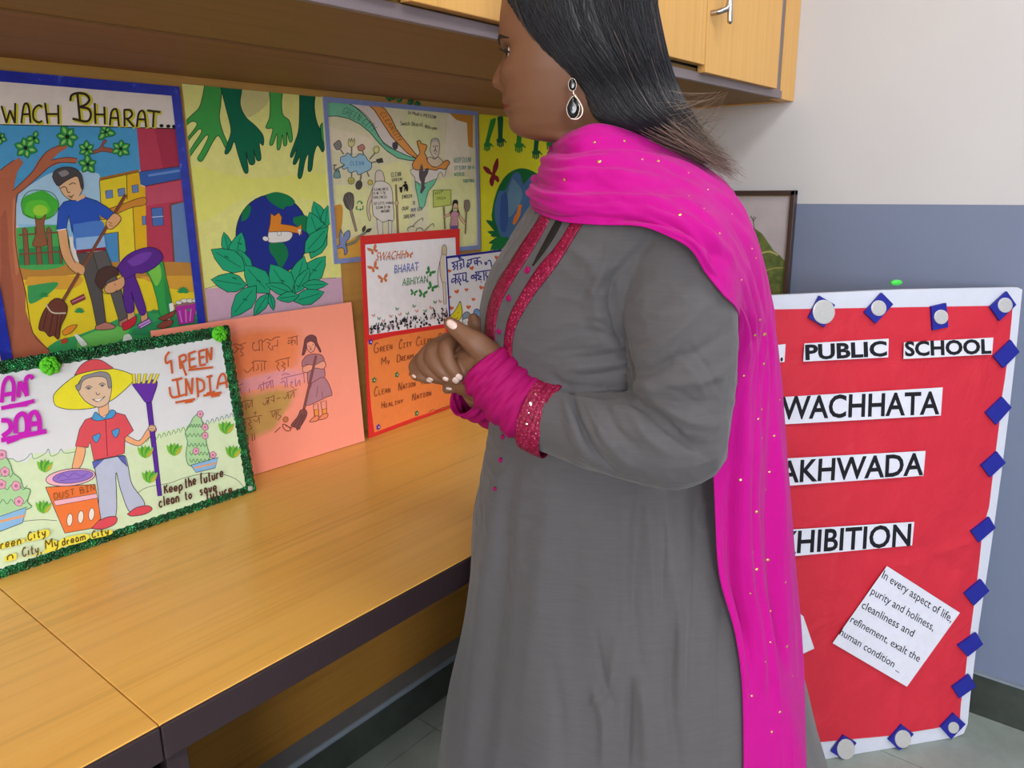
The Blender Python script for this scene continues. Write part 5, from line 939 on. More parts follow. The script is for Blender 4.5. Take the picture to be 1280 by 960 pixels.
M_bf = NT('blue_glitter_foam'); _v = M_bf.coord(); M_bf = M_bf.fin(M_bf.mix(M_bf.noise(_v, 500, 2, .7), lin('#161a78'), lin('#23299a')), .45, .4)
M_sd = NT('silver_glitter_disc'); _v = M_sd.coord(); M_sd.bump(M_sd.noise(_v, 300, 3, .7), .6, .001); M_sd = M_sd.fin(M_sd.mix(M_sd.noise(_v, 200, 4, .8), lin('#b4b2b4'), lin('#d8d6d6')), .35, .5, .3)
tiles = [(0, [(245, 88), (303, 122), (262, 206), (204, 170)], (259, 148, 41, 45)), (0, [(478, 77), (520, 120), (455, 192), (412, 150)], (464, 134, 28, 29)), (0, [(662, 128), (718, 115), (726, 205), (668, 217)], (697, 167, 26, 27)), (0, [(945, 72), (980, 122), (918, 182), (882, 130)], (936, 123, 27, 28)), (0, [(960, 253), (992, 298), (932, 358), (896, 315)], None), (0, [(928, 466), (963, 505), (905, 570), (866, 525)], None), (0, [(908, 670), (941, 712), (883, 766), (850, 722)], None),
 (1, [(880, 15), (903, 55), (840, 110), (812, 68)], None), (1, [(850, 248), (880, 290), (822, 345), (786, 300)], None), (1, [(832, 447), (857, 490), (800, 536), (762, 495)], None), (1, [(806, 603), (830, 648), (768, 692), (742, 650)], None), (1, [(748, 748), (792, 788), (738, 844), (698, 800)], (745, 800, 20, 21)), (1, [(553, 790), (598, 825), (545, 887), (504, 848)], (556, 842, 30, 33)), (1, [(336, 830), (384, 858), (338, 922), (290, 892)], (343, 880, 33, 38))]
for w_, P, dsc in tiles:
    cm = C(940, 340, 3) if w_ == 0 else C(940, 640, 3); uv = [pl.hit(*cm(*p)) for p in P]; m = MB()
    V = [pl.at(u_, v_, h) for h in (.003, .0085) for u_, v_ in uv]; m.add(V, [(0, 1, 2, 3), (7, 6, 5, 4)]+[(k, (k+1) % 4, 4+(k+1) % 4, 4+k) for k in range(4)], M_bf); to = m.build('foam_tile', t9); to['label'] = 'blue foam tile'
    if dsc:
        x, y, rx, ry = dsc; R_ = []
        for h, s_ in ((.0086, 1), (.0102, 1), (.0108, .9), (.0108, .4)): R_.append([pl.at(*pl.hit(*cm(x+rx*s_*math.cos(k*math.pi/14), y+ry*s_*math.sin(k*math.pi/14))), h) for k in range(28)])
        m = MB(); m.add(*loft_geo(R_), M_sd); d_ = m.build('mirror_disc', to); d_['label'] = 'round silver disc'
m = MB(); M_lime = plain('lime_foam', '#48c850', .5)
cu, cv = pl.hit(1122, 354); R_ = [[pl.at(cu+.012*q*math.cos(k*math.pi/10)*1.1, cv+.006*q*math.sin(k*math.pi/10)+.001, h) for k in range(20)] for h, q in ((-.010, .8), (-.008, 1), (-.002, 1), (0, .8))]; m.add(*loft_geo(R_), M_lime, True); m.build('foam_leaf', t9)['label'] = 'lime green foam tip'

# ------------------------------------------------------------------ framed painting on the grey wall
M_fr = plain('dark_brown_frame', '#3a2a28', .35, .5); M_fi = plain('gilt_slip', '#a89464', .4, .5, .3)
py0, py1, pz0, pz1 = 0.728, 1.20, 0.945, 1.300
t10 = thing('framed_picture', (XW-.012, (py0+py1)/2, pz0), 'framed landscape painting with a green hill on the grey wall', 'picture')
m = MB(); fw_ = .013
for lo, hi in (((XW-.022, py0, pz0), (XW-.002, py1, pz0+fw_)), ((XW-.022, py0, pz1-fw_), (XW-.002, py1, pz1)), ((XW-.022, py0, pz0), (XW-.002, py0+fw_, pz1)), ((XW-.022, py1-fw_, pz0), (XW-.002, py1, pz1))): m.box(lo, hi, M_fr, .002)
m.build('frame', t10)
plp = Plane((XW-.010, py0, pz0), (0, -1, 0), (0, 0, 1)); 
M_sky = NT('painted_sky'); _v = M_sky.coord(); M_sky = M_sky.fin(M_sky.ramp(M_sky.noise(_v, 6, 4), [(.3, '#a8a0a6'), (.7, '#c0b8b8')]), .5, .3)
m = MB(); m.box((XW-.012, py0+.008, pz0+.008), (XW-.004, py1-.008, pz1-.008), M_sky); m.build('canvas', t10)
a = Art(plp, .003); a.map = C(880, 0, 2.5275)
M_hill = NT('painted_hill'); _v = M_hill.coord(); M_hill = M_hill.fin(M_hill.ramp(M_hill.noise(_v, 40, 6, .7), [(.3, '#3c4c2c'), (.5, '#5c6a38'), (.75, '#7c8448')]), .5, .3)
a.poly(None, [(-760, 900), (-600, 850), (-450, 800), (-300, 715), (-150, 655), (-40, 640), (40, 660), (110, 690), (160, 720), (185, 738), (200, 760), (222, 792), (240, 806), (262, 830), (262, 1060), (-760, 1060)], mat=M_hill)
a.line('#a8a468', 2.2, [(120, 815), (180, 800), (210, 795), (235, 806)]); a.line('#8c8c50', 2.0, [(150, 880), (210, 850), (258, 845)])
a.lines('#3a3430', .8, [[(160, 720), (156, 695), (148, 682)], [(157, 700), (166, 686)], [(156, 695), (160, 684)]])
clip_build(a, 'painted_landscape', t10, plp, (-(py1-py0)+.010, .010, -.010, (pz1-pz0)-.010))
a = Art(plp, .0060); frame_strip(a, M_fi, (-(py1-py0)+.012, .012, -.012, (pz1-pz0)-.012), .0028); a.build('slip', t10)

# ================================================================== the person
PD = 1.0                                       # distance ahead of the camera of her middle plane
P0 = loc(740, 700, PD); P0[2] = 0
def W(p):
    """(a, d, z) in her frame -> world"""
    p = np.asarray(p, float); return E1*p[..., 0:1] + E2*p[..., 1:2] + np.array([0, 0, 1.0])*p[..., 2:3]
def X(px, py, D): return W(loc(px, py, D))
person = thing('person', W(P0), 'person in grey long kurta with magenta scarf standing before the posters, hands clasped', 'person')
M_skin = NT('skin'); _v = M_skin.coord()
_c = M_skin.mix(M_skin.noise(_v, 22, 4, 0.6), lin('#6a4733'), lin('#76513c'))
M_skin.bump(M_skin.noise(_v, 260, 3), 0.10, 0.0006)
M_skin = M_skin.fin(_c, 0.50, 0.35, Subsurface__Weight=0.12, Subsurface__Scale=0.006)
M_skin.node_tree.nodes['Principled BSDF'].inputs['Subsurface Radius'].default_value = (1.0, 0.4, 0.25)
M_lips = plain('lip_colour', '#7c3438', 0.4, 0.4)
M_nail = plain('pale_nail_polish', '#d8bcb4', 0.18, 0.5)
M_hair = NT('black_hair'); _v = M_hair.coord()
M_hair = M_hair.fin(M_hair.mix(M_hair.noise(_v, 40, 3), lin('#15141a'), lin('#1f1e26')), 0.42, 0.42)
M_hair2 = plain('brown_hair_ends', '#4a3a34', 0.4, 0.5)
M_hairtip = plain('light_brown_hair_tips', '#8a7464', 0.45, 0.5)

# ---- head: rows of rings shaped by the profile
def prof(pts, n=1):
    pts = sorted(((loc(x, y, PD)[2], loc(x, y, PD)[0]) for x, y in pts)); z, a = zip(*pts); return np.array(z), np.array(a)
AC = loc(716, 105, PD)[0]                       # ear line
HPHI = math.radians(9)                          # head turned a little away from the camera
front_px = [(668, -100), (645, -62), (633, -25), (628, 0), (625.5, 18), (624.5, 30), (624, 40), (624.5, 48), (627.5, 57), (629.5, 64), (628.5, 72), (627.5, 82), (627, 92), (627.5, 100),
            (629, 110), (629.5, 116), (628.0, 122), (627.2, 126), (629.2, 129.5), (631.5, 131.5), (629.6, 134), (629.8, 138.5), (633.5, 143), (635.8, 147), (635.2, 153), (636.5, 159), (641, 165), (649, 170), (664, 174), (690, 178), (706, 186), (715, 210)]
nose_px = [(0, 0), (60, 0), (66, 0.4), (73, 2.8), (80, 5.6), (88, 9.2), (95, 12.2), (100, 13.6), (104, 13.2), (107.5, 10.5), (110, 6), (113, 2.4), (117, 0.5), (122, 0), (240, 0)]
back_px = [(735, -108), (775, -85), (800, -50), (808, -10), (808, 30), (800, 70), (790, 105), (782, 135), (782, 165), (788, 210)]
wid = [(-108, .010), (-100, .032), (-80, .052), (-50, .066), (-15, .0735), (20, .076), (50, .0755), (75, .0745), (95, .0725), (115, .068), (130, .064), (145, .059), (158, .053), (168, .047), (176, .045), (190, .047), (215, .052)]
fz, fa = prof(front_px); bz, ba = prof(back_px)
zrow = lambda y: loc(690, y, PD)[2]
nz, nv = zip(*sorted((zrow(y), v*0.00104) for y, v in nose_px)); wz, wv = zip(*sorted((zrow(y), v) for y, v in wid))
HZ = [zrow(y) for y in np.concatenate([np.linspace(-107, 40, 44), np.linspace(43, 180, 104), np.linspace(183, 214, 8)])]
ZEYE, ZMOUTH = zrow(70), zrow(131)
def head_pt(z, th):
    Ffr = AC - np.interp(z, fz, fa); Bk = np.interp(z, bz, ba) - AC; wd = np.interp(z, wz, wv)
    ct, st = math.cos(th), math.sin(th)
    chin = max(0.0, min(1.0, (zrow(118)-z)/0.04))
    ef = 2.5 - 0.45*chin
    x = (Ffr if ct > 0 else Bk)*math.copysign(abs(ct)**(2/ef if ct > 0 else 1.0), ct)
    y = wd*math.copysign(abs(st)**(2/2.3), st)
    if ct > 0:
        sig = np.interp(z, [zrow(118), zrow(108), zrow(98), zrow(70)], [.012, .0150, .0105, .0062])
        x += np.interp(z, nz, nv)*math.exp(-(abs(y)/sig)**2.4)
        dz = z-zrow(106)                                                   # nostril wings
        x += 0.0045*math.exp(-((abs(y)-.0135)/.006)**2-(dz/.007)**2)
        x -= 0.0105*math.exp(-((abs(y)-.030)/.014)**2-((z-ZEYE)/.0105)**2)  # eye hollow
        x += 0.0030*math.exp(-((abs(y)-.030)/.022)**2-((z-zrow(53))/.007)**2)
        x += 0.0045*math.exp(-((abs(y)-.040)/.016)**2-((z-zrow(92))/.016)**2) # cheek
        x -= 0.0028*math.exp(-((abs(y)-.025)/.007)**2-((z-ZMOUTH)/.006)**2)
    return x, y
def hw(x, y, z):
    """head frame (forward, towards camera side, z) -> world"""
    f = np.array([-math.cos(HPHI), math.sin(HPHI)]); s = np.array([-math.sin(HPHI), -math.cos(HPHI)])
    a = AC + f[0]*x + s[0]*y; d = PD + f[1]*x + s[1]*y
    return W(np.array([a, d, z]))
NTH = 120
rings = []
for z in HZ:
    r = []
    for k in range(NTH):
        u = k/NTH*2-1; th = math.pi*u; th = th - 0.42*math.sin(th)          # rings denser over the face
        x, y = head_pt(z, th); r.append(hw(x, y, z))
    rings.append(r)
head_geo = loft_geo(rings)
# ---- hands and arms (pixel, distance, radius m)
def chain(pts, seg=14, sub=5):
    return tube_geo([X(x, y, d) for x, y, d, r in pts], [r for *_, r in pts], seg, True, sub)
def hc(x, y): return 500+x/7.386, 385+y/7.386
def hchain(pts, sub=5): return chain([(*hc(x, y), d, r) for x, y, d, r in pts], 14, sub)
LH = 0.905                                     # near hand
pieces = [head_geo]
pieces.append(tube_geo([X(752, 120, 1.0), X(760, 200, 1.0), X(772, 262, 1.0), X(775, 330, 1.0)], [.050, .052, .075, .10], 24, True, 4))
pieces.append(tube_geo([X(765, 310, 1.0), X(760, 420, 1.0), X(750, 560, 1.0), X(755, 700, 1.0), X(755, 760, 1.0)], [(.12, .105), (.125, .11), (.115, .10), (.135, .12), (.11, .10)], 28, True, 4))
for s_, D_ in ((-1, .90), (1, 1.10)):           # legs and feet
    a0 = loc(765, 760, 1.0)[0]
    leg = [np.array([a0, D_, .70]), np.array([a0+.01, D_, .46]), np.array([a0+.02, D_, .33]), np.array([a0+.03, D_, .09])]
    pieces.append(tube_geo([W(p) for p in leg], [.088, .058, .056, .036], 16, True, 5))
    foot = [np.array([a0+.065, D_, .045]), np.array([a0-.03, D_-.01, .045]), np.array([a0-.11, D_-.025, .030]), np.array([a0-.15, D_-.03, .026])]
    pieces.append(tube_geo([W(p) for p in foot], [(.032, .032), (.034, .036), (.038, .022), (.028, .016)], 14, True, 5))
# near arm
pieces.append(chain([(843, 300, .870, .042), (850, 430, .825, .038), (852, 545, .803, .034)], 16))
pieces.append(chain([(852, 545, .803, .034), (770, 540, .818, .030), (670, 515, .863, .027), (612, 460, .893, .0245)], 16))
# far arm
pieces.append(chain([(735, 300, 1.16, .050), (705, 430, 1.18, .046), (690, 550, 1.16, .042)], 16))
pieces.append(chain([(690, 550, 1.16, .042), (650, 525, 1.08, .034), (600, 490, .985, .024)], 16))
# near hand: palm, thumb, fingers under the clasp
pieces.append(hchain([(830, 480, .898, .0235), (730, 520, .905, .0255), (620, 540, .915, .0245), (520, 520, .930, .021)]))
pieces.append(hchain([(800, 600, .905, .018), (690, 650, .910, .020), (600, 660, .92, .018)]))
pieces.append(hchain([(800, 430, .893, .018), (700, 330, .890, .0155), (600, 255, .893, .0118), (520, 190, .898, .0100), (462, 138, .903, .0078)]))
pieces.append(hchain([(560, 660, .930, .012), (420, 640, .945, .0105), (250, 620, .955, .0092), (150, 620, .955, .0075)]))
pieces.append(hchain([(620, 690, .925, .011), (560, 715, .935, .0095), (480, 725, .94, .0085), (440, 745, .938, .0070)]))
# far hand: back behind, four fingers folding over to the near side
pieces.append(hchain([(700, 730, .965, .019), (600, 640, .965, .024), (480, 520, .965, .024), (400, 430, .960, .020)]))
fing = [[(540, 300, .945, .0095), (470, 320, .915, .0100), (425, 385, .899, .0100), (455, 510, .888, .0088), (515, 600, .886, .0078), (548, 645, .888, .0062)],
        [(440, 290, .950, .0095), (350, 360, .920, .0100), (300, 450, .905, .0102), (365, 560, .893, .0088), (450, 630, .890, .0078), (505, 668, .892, .0062)],
        [(350, 330, .955, .0090), (265, 400, .928, .0095), (212, 490, .914, .0095), (280, 590, .902, .0082), (350, 635, .899, .0072), (408, 655, .900, .0058)],
        [(280, 400, .955, .0085), (185, 480, .935, .0086), (140, 545, .925, .0086), (175, 615, .914, .0075), (225, 645, .910, .0066), (268, 662, .910, .0054)]]
for q in fing: pieces.append(hchain(q, 4))
pieces.append(hchain([(780, 260, .985, .018), (715, 170, .975, .0125), (690, 130, .972, .0105), (680, 100, .972, .0075)]))   # far thumb
BV, BF = voxel_union(pieces, 0.0020, 3)
BV = sculpt(BV, BF, [([(617, 109), (621, 108.5), (625, 109.5)], 2.0, -2.4), ([(627, 131), (632, 131.5), (639, 134)], 1.7, -2.2), ([(628, 96), (631, 103), (629, 110)], 2.2, -1.2), ([(640, 118), (648, 128), (650, 138)], 5, -.5)])
me = bpy.data.meshes.new('body'); me.from_pydata(BV.tolist(), [], BF); me.materials.append(M_skin); me.materials.append(M_lips)
body = bpy.data.objects.new('body', me); COL.objects.link(body); attach(body, person)
me.polygons.foreach_set('use_smooth', [True]*len(me.polygons))
ci = np.empty(len(me.polygons)*3); me.polygons.foreach_get('center', ci); ci = ci.reshape(-1, 3)
q = np.stack([ci@E1-AC, ci@E2-PD, ci[:, 2]], 1); fw = -q[:, 0]*math.cos(HPHI)+q[:, 1]*math.sin(HPHI); lt = -q[:, 0]*math.sin(HPHI)-q[:, 1]*math.cos(HPHI)
lip_h = np.where(q[:, 2] > ZMOUTH, zrow(122.5)-ZMOUTH, ZMOUTH-zrow(141))*np.sqrt(np.clip(1-(lt/.025)**2, 0, 1))
me.polygons.foreach_set('material_index', ((np.abs(q[:, 2]-ZMOUTH) < lip_h) & (np.abs(lt) < .025) & (fw > .05)).astype(int).tolist())
me.update()
# eyes, lids, lashes, brows
M_eyew = plain('eye_white', '#b4aaa4', 0.15, 0.6); M_iris = plain('dark_iris', '#1e120d', 0.1, 0.6); M_brow = plain('brow_hair', '#1c1614', 0.6)
def head_surface(z, y):
    """forward position of the face at height z and sideways place y"""
    lo_, hi_ = 0.0, math.pi/2
    for _ in range(30):
        md_ = (lo_+hi_)/2
        if head_pt(z, md_)[1] < abs(y): lo_ = md_
        else: hi_ = md_
    return head_pt(z, lo_)[0]
for s_ in (1, -1):
    ex = head_surface(ZEYE, .031*s_) - 0.0050
    m = MB(); V = []; F = []
    cen = np.array([ex, .031*s_, ZEYE]); ns, nr = 20, 12
    rings = []
    for i in range(1, nr):
        a = math.pi*i/nr; rings.append([hw(*(cen+0.0118*np.array([math.cos(a), math.sin(a)*math.cos(2*math.pi*k/ns), math.sin(a)*math.sin(2*math.pi*k/ns)]))) for k in range(ns)])
    V, F = loft_geo(rings); m.add(V[:], [f for f in F if max(f) >= ns*3], M_eyew, True)
    m.add(V[:], [f for f in F if max(f) < ns*3 or min(f) < 0], M_iris, True)
    m.add(V, [f for f in F if (len(V)-2) in f], M_iris, True)
    m.build('eye', person)
    m = MB()
    lid = []; 
    for k in range(9):
        t = k/8; yy = (.017+.030*t)*s_; zz = ZEYE + .0050*math.sin(math.pi*(0.15+0.75*t)) - .002*t; lid.append((yy, zz))
    pts = [hw(cen[0]+math.sqrt(max(1e-6, .0134**2-(yy-cen[1])**2*0.62-(zz-ZEYE)**2)), yy, zz) for yy, zz in lid]
    m.tube(pts, [.0006, .0013, .0016, .0017, .0018, .0018, .0018, .0015, .0008], M_brow, 8)
    for k in range(1, 8):
        for j in (0, .33, .66):
            p = pts[k]*(1-j)+pts[min(8, k+1)]*j
            out = (hw(1, 0, 0)-hw(0, 0, 0))*.0080+(hw(0, 1, 0)-hw(0, 0, 0))*s_*(.0012*(k-2))+np.array([0, 0, .0028])
            m.tube([p, p+out*.6-np.array([0, 0, .0012]), p+out], [.0006, .00045, .0002], M_brow, 5)
    m.build('eyelashes', person)
    m = MB(); n = 13; top = []
    for k in range(n):
        t = k/(n-1); yy = (.012+.040*t)*s_; zz = zrow(53)+.0050*math.sin(math.pi*min(1, t*1.25)*0.5)-.006*max(0, t-.55)/.45
        top.append(hw(head_surface(zz, yy)-.0006, yy, zz))
    m.tube(top, [(.0018, .0026)]*4+[(.0018, .0032)]*4+[(.0015, .0024), (.0014, .002), (.0012, .0016), (.001, .0012), (.0006, .0006)], M_brow, 10)
    m.build('eyebrow', person)
# finger nails
bvh_body = BVHTree.FromPolygons([tuple(p) for p in BV], BF)
def cast(px, py, bvh, off=0.0):
    d = ray(px, py); d = d/np.linalg.norm(d); h = bvh.ray_cast(Vector(CAM), Vector(d))
    if h[0] is None: return None, None
    return np.array(h[0])-d*off, np.array(h[1])
for (x0, y0, x1, y1, wpx) in [(432, 118, 520, 182, 40), (520, 618, 572, 655, 26), (488, 650, 540, 686, 26), (396, 646, 446, 664, 18), (248, 652, 304, 678, 22), (112, 620, 146, 642, 14), (425, 736, 478, 752, 14)]:
    m = MB(); (ax, ay), (bx, by) = hc(x0, y0), hc(x1, y1); L = math.hypot(bx-ax, by-ay); ux, uy = (bx-ax)/L, (by-ay)/L; wp = wpx/7.386
    g = []; ok = True
    for i in range(7):
        row = []
        for j in range(5):
            t = i/6; s2 = (j/4-.5)*2; wj = wp*math.sqrt(max(0.12, 1-(2*abs(t-.5))**4))*0.95
            p, nrm = cast(ax+ux*L*t-uy*s2*wj, ay+uy*L*t+ux*s2*wj, bvh_body, 0.0007+0.0006*(1-s2*s2))
            if p is None: ok = False; p = row[-1] if row else (g[-1][j] if g else X(ax, ay, .9))
            row.append(p)
        g.append(row)
    V = [p for r in g for p in r]; F = [(i*5+j, i*5+j+1, (i+1)*5+j+1, (i+1)*5+j) for i in range(6) for j in range(4)]
    m.add(V, F, M_nail, True); o = m.build('fingernail', person)
    sd = o.modifiers.new('thick', 'SOLIDIFY'); sd.thickness = 0.0006

# ---- kurta
M_kurta = NT('grey_slub_cotton'); _v = M_kurta.coord((3, 3, 55), (0.25, 0.1, 0)); _v2 = M_kurta.coord((500, 500, 500))
_a = M_kurta.noise(_v, 7, 5, 0.7); _b = M_kurta.noise(_v2, 1.3, 2, 0.5)
_c = M_kurta.mix(_a, lin('#4b484b'), lin('#595659')); _c = M_kurta.mix(M_kurta.ramp(_b, [(0.35, '#000000'), (0.8, '#444444')]), _c, lin('#636063'))
M_kurta.bump(_b, 0.12, 0.0008); M_kurta = M_kurta.fin(_c, 0.85, 0.15, Sheen__Weight=0.15)
M_mag = NT('magenta_cotton'); _v = M_mag.coord(); M_mag.bump(M_mag.noise(_v, 500, 2), 0.2, 0.0006)
M_mag = M_mag.fin(M_mag.mix(M_mag.noise(_v, 30, 4), lin('#8c0050'), lin('#9a045a')), 0.75, 0.2)
rows = [(180, 712, 806, 1.0, .055), (205, 700, 832, 1.0, .075), (228, 684, 858, 1.0, .135), (250, 668, 880, 1.0, .175), (275, 651, 893, 1.0, .188), (306, 631, 899, 1.0, .188), (330, 616, 900, 1.0, .183), (354, 606, 899, 1.0, .178), (385, 600, 896, 1.0, .175),
        (410, 601, 892, 1.0, .172), (440, 606, 886, 1.0, .166), (470, 611, 880, 1.0, .154), (500, 613, 875, 1.0, .146), (540, 610, 888, 1.0, .145), (579, 604, 897, 1.0, .152), (636, 593, 912, 1.0, .168),
        (706, 588, 942, 1.0, .184), (767, 581, 972, 1.0, .198), (820, 570, 992, 1.0, .212), (881, 556, 1008, 1.0, .228), (960, 545, 1027, 1.0, .245), (1060, 532, 1042, 1.0, .262), (1200, 515, 1058, 1.0, .28)]
RA = []
for y, xl, xr, dc, hb in rows:
    l = loc(xl, y, dc); r_ = loc(xr, y, dc); RA.append([l[0], r_[0], (l[2]+r_[2])/2, dc, hb])
RA = catmull(np.array(RA), 6)
rings = []
for al, ar, z, dc, hb in RA:
    sk = max(0.0, min(1.0, (0.88-z)/0.45)); ring = []
    for k in range(160):
        th = 2*math.pi*k/160; ct, st = math.cos(th), math.sin(th); e = 2/2.2
        ca = math.copysign(abs(ct)**e, ct); sa = math.copysign(abs(st)**e, st)
        fold = 1 + sk*(0.030*math.sin(9*th+1.0+1.2*z)+0.020*math.sin(15*th+.6)+0.012*math.sin(23*th-2*z))*(0.35+0.65*abs(st))
        a = (al+ar)/2+(ar-al)/2*ca*(1+(fold-1)*0.35); d = dc + hb*sa*fold
        ring.append(W(np.array([a, d, z])))
    rings.append(ring)
kp = [loft_geo(rings)]
kp.append(chain([(815, 285, .885, .052), (844, 320, .855, .062), (849, 400, .830, .0625), (852, 480, .814, .058), (852, 545, .800, .052)], 28))
kp.append(chain([(852, 550, .800, .052), (838, 552, .800, .0525), (795, 546, .806, .0500), (740, 536, .826, .0440), (684, 522, .858, .0392), (672, 518, .867, .0385)], 28))
kp.append(chain([(728, 300, 1.15, .06), (712, 420, 1.18, .064), (700, 540, 1.17, .058)], 24))
kp.append(chain([(700, 540, 1.17, .056), (668, 525, 1.09, .045), (645, 515, 1.05, .040)], 24))
KV, KF = voxel_union(kp, 0.0028, 3)
SC_ = 1.55
KV = sculpt(KV, KF, [(l_, w_, h_*SC_) for l_, w_, h_ in [
    ([(764, 352), (768, 392), (778, 432), (788, 470), (786, 492)], 7, -5.0), ([(752, 325), (744, 362), (748, 405), (758, 430)], 9, 3.5), ([(700, 300), (735, 325), (748, 350)], 9, 2.0),
    ([(786, 492), (740, 490), (705, 483), (690, 470)], 6, -4.0),
    ([(730, 412), (760, 418), (786, 424)], 4, -2.2), ([(715, 448), (755, 446), (790, 440)], 5, -2.5), ([(712, 470), (750, 468), (790, 460)], 5, -2.5), ([(735, 432), (788, 432)], 5, 1.8), ([(722, 459), (788, 452)], 5, 1.8),
    ([(782, 452), (820, 434), (862, 402), (892, 372)], 8, 3.2), ([(786, 468), (830, 455), (880, 436), (915, 412)], 7, -3.0), ([(792, 484), (840, 482), (890, 470), (918, 455)], 8, 3.0), ([(800, 498), (850, 505), (900, 500)], 7, -2.6),
    ([(800, 400), (830, 370), (870, 340)], 10, -2.0),
    ([(714, 488), (722, 518), (736, 552), (764, 582)], 5, -3.5), ([(704, 492), (712, 520), (724, 552), (742, 580)], 5, 2.5), ([(736, 492), (744, 520), (762, 556), (790, 586)], 6, 2.6), ([(752, 495), (768, 530), (800, 565)], 6, -2.4),
    ([(790, 490), (812, 520), (846, 548), (880, 560)], 7, -3.8), ([(800, 480), (834, 512), (872, 530), (905, 530)], 7, 3.0), ([(785, 510), (808, 545), (840, 570)], 7, 2.5),
    ([(800, 606), (796, 680), (792, 760), (800, 840)], 8, -3.5), ([(830, 606), (838, 700), (850, 800), (860, 950)], 11, 4.5), ([(812, 610), (815, 700), (822, 800)], 7, 2.5),
    ([(870, 612), (872, 700), (868, 800), (860, 900)], 9, -5.0), ([(690, 590), (680, 680), (668, 780), (650, 950)], 14, 3.0), ([(645, 570), (632, 640), (628, 720), (618, 820), (604, 955)], 11, -4.5), ([(622, 600), (610, 700), (596, 800), (580, 955)], 10, 4.5),
    ([(742, 860), (754, 900), (752, 955)], 6, 4.0), ([(770, 800), (760, 860), (736, 880)], 6, 3.2), ([(788, 850), (786, 900), (784, 955)], 5, -4.0), ([(800, 840), (806, 900), (806, 955)], 7, 3.5),
    ([(690, 830), (700, 890), (702, 955)], 8, -2.5), ([(720, 640), (716, 740), (712, 830)], 14, -2.0), ([(845, 760), (838, 850), (846, 955)], 7, -3.5),
    ([(771, 343), (761, 372), (767, 404), (781, 439), (788, 478), (790, 493)], 2.6, -2.4), ([(787, 468), (818, 454), (845, 435), (866, 412)], 3.2, 1.8), ([(790, 476), (822, 463), (850, 444)], 3.0, -1.6), ([(802, 503), (833, 528), (861, 556), (884, 571)], 3.4, -2.4), ([(806, 517), (826, 540), (849, 556)], 3.2, 1.8),
    ([(861, 431), (886, 462), (900, 493)], 3.5, -1.3), ([(838, 440), (868, 470), (884, 500)], 3.5, 1.1), ([(712, 487), (724, 525), (744, 564), (767, 587)], 2.6, -2.6), ([(718, 487), (731, 525), (752, 562), (775, 585)], 2.6, 1.6), ([(705, 525), (720, 560), (740, 579)], 2.6, 1.5), ([(761, 353), (790, 322), (818, 302)], 4, -1.4), ([(752, 350), (780, 316), (805, 298)], 4, 1.2),
    ([(724, 372), (748, 333), (755, 298)], 3.5, -1.4), ([(732, 380), (752, 345), (762, 312)], 3.5, 1.4), ([(740, 400), (763, 410), (776, 424)], 2.6, -1.8), ([(690, 440), (730, 436), (778, 428)], 3.2, -1.2), ([(700, 458), (740, 455), (784, 448)], 3.0, -1.6),
    ([(760, 500), (790, 505), (815, 520)], 3, -1.6), ([(735, 495), (742, 515), (758, 545)], 2.6, -1.8), ([(815, 480), (850, 492), (895, 520)], 3.4, -1.4), ([(826, 610), (830, 680), (826, 760)], 4, -1.6), ([(780, 615), (776, 700), (770, 790)], 5, -1.2), ([(745, 790), (756, 850), (768, 880)], 3.4, -2.0), ([(905, 740), (900, 850), (905, 955)], 8, -3.5)]])
N = normals(KV, KF); q = np.array([noise.noise((p[0]*16, p[1]*16, p[2]*9)) for p in KV]); q2 = np.array([(1-abs(noise.noise((p[0]*30+3, p[1]*30, p[2]*42))))**4 for p in KV])
cf = np.clip((np.linalg.norm(to_px(KV)-np.array([672, 522]), axis=1)-34)/45, 0, 1); q *= cf; q2 = .3+(q2-.3)*cf
low = np.clip((KV[:, 2]-.75)/.15, 0, 1); KV = KV+N*(q*.0016+(q2-.3)*.0016*low)[:, None]
me = bpy.data.meshes.new('kurta'); me.from_pydata(KV.tolist(), [], KF); me.materials.append(M_kurta); me.polygons.foreach_set('use_smooth', [True]*len(me.polygons)); me.update()
kurta = bpy.data.objects.new('kurta', me); COL.objects.link(kurta); attach(kurta, person)
bvh_k = BVHTree.FromPolygons([tuple(p) for p in KV], KF)
# ---- magenta inner sleeves and embroidered cuffs
def ruffle_tube(pts, name, mat, seg=40, sub=10, amp=.0022, freq=5.0, parent=None):
    P = [X(x, y, d) for x, y, d, r in pts]; R = [r for *_, r in pts]
    V, F = tube_geo(P, R, seg, False, sub); V = np.array(V); n = len(V)//seg
    C = V.reshape(n, seg, 3).mean(1)
    for i in range(n):
        for k in range(seg):
            v = V[i*seg+k]; o = v-C[i]; L = np.linalg.norm(o); th = 2*math.pi*k/seg
            V[i*seg+k] = v+o/L*amp*(math.sin(freq*2*math.pi*i/n+1.5*math.sin(2*th)+th)+.5*math.sin(2.3*freq*2*math.pi*i/n-3*th))
    m = MB(); m.add(V, F, mat, True); o = m.build(name, parent or person)
    sd = o.modifiers.new('thick', 'SOLIDIFY'); sd.thickness = .002; sd.offset = 1
    return o, V, F
sleeve, SV, SF = ruffle_tube([(674, 519, .866, .0375), (655, 507, .872, .0375), (635, 490, .880, .0365), (618, 472, .888, .0345), (604, 456, .894, .0315)], 'inner_sleeve', M_mag)
sleeve['label'] = 'magenta gathered inner sleeve'
s2, _, _ = ruffle_tube([(655, 520, 1.07, .037), (625, 507, 1.03, .034), (596, 497, .995, .0285), (580, 493, .980, .0265)], 'inner_sleeve', M_mag)
M_emb = NT('magenta_embroidery'); _v = M_emb.coord()
_w = M_emb.n('ShaderNodeTexVoronoi', Scale=310.0); M_emb.l(_v, _w.inputs['Vector'])
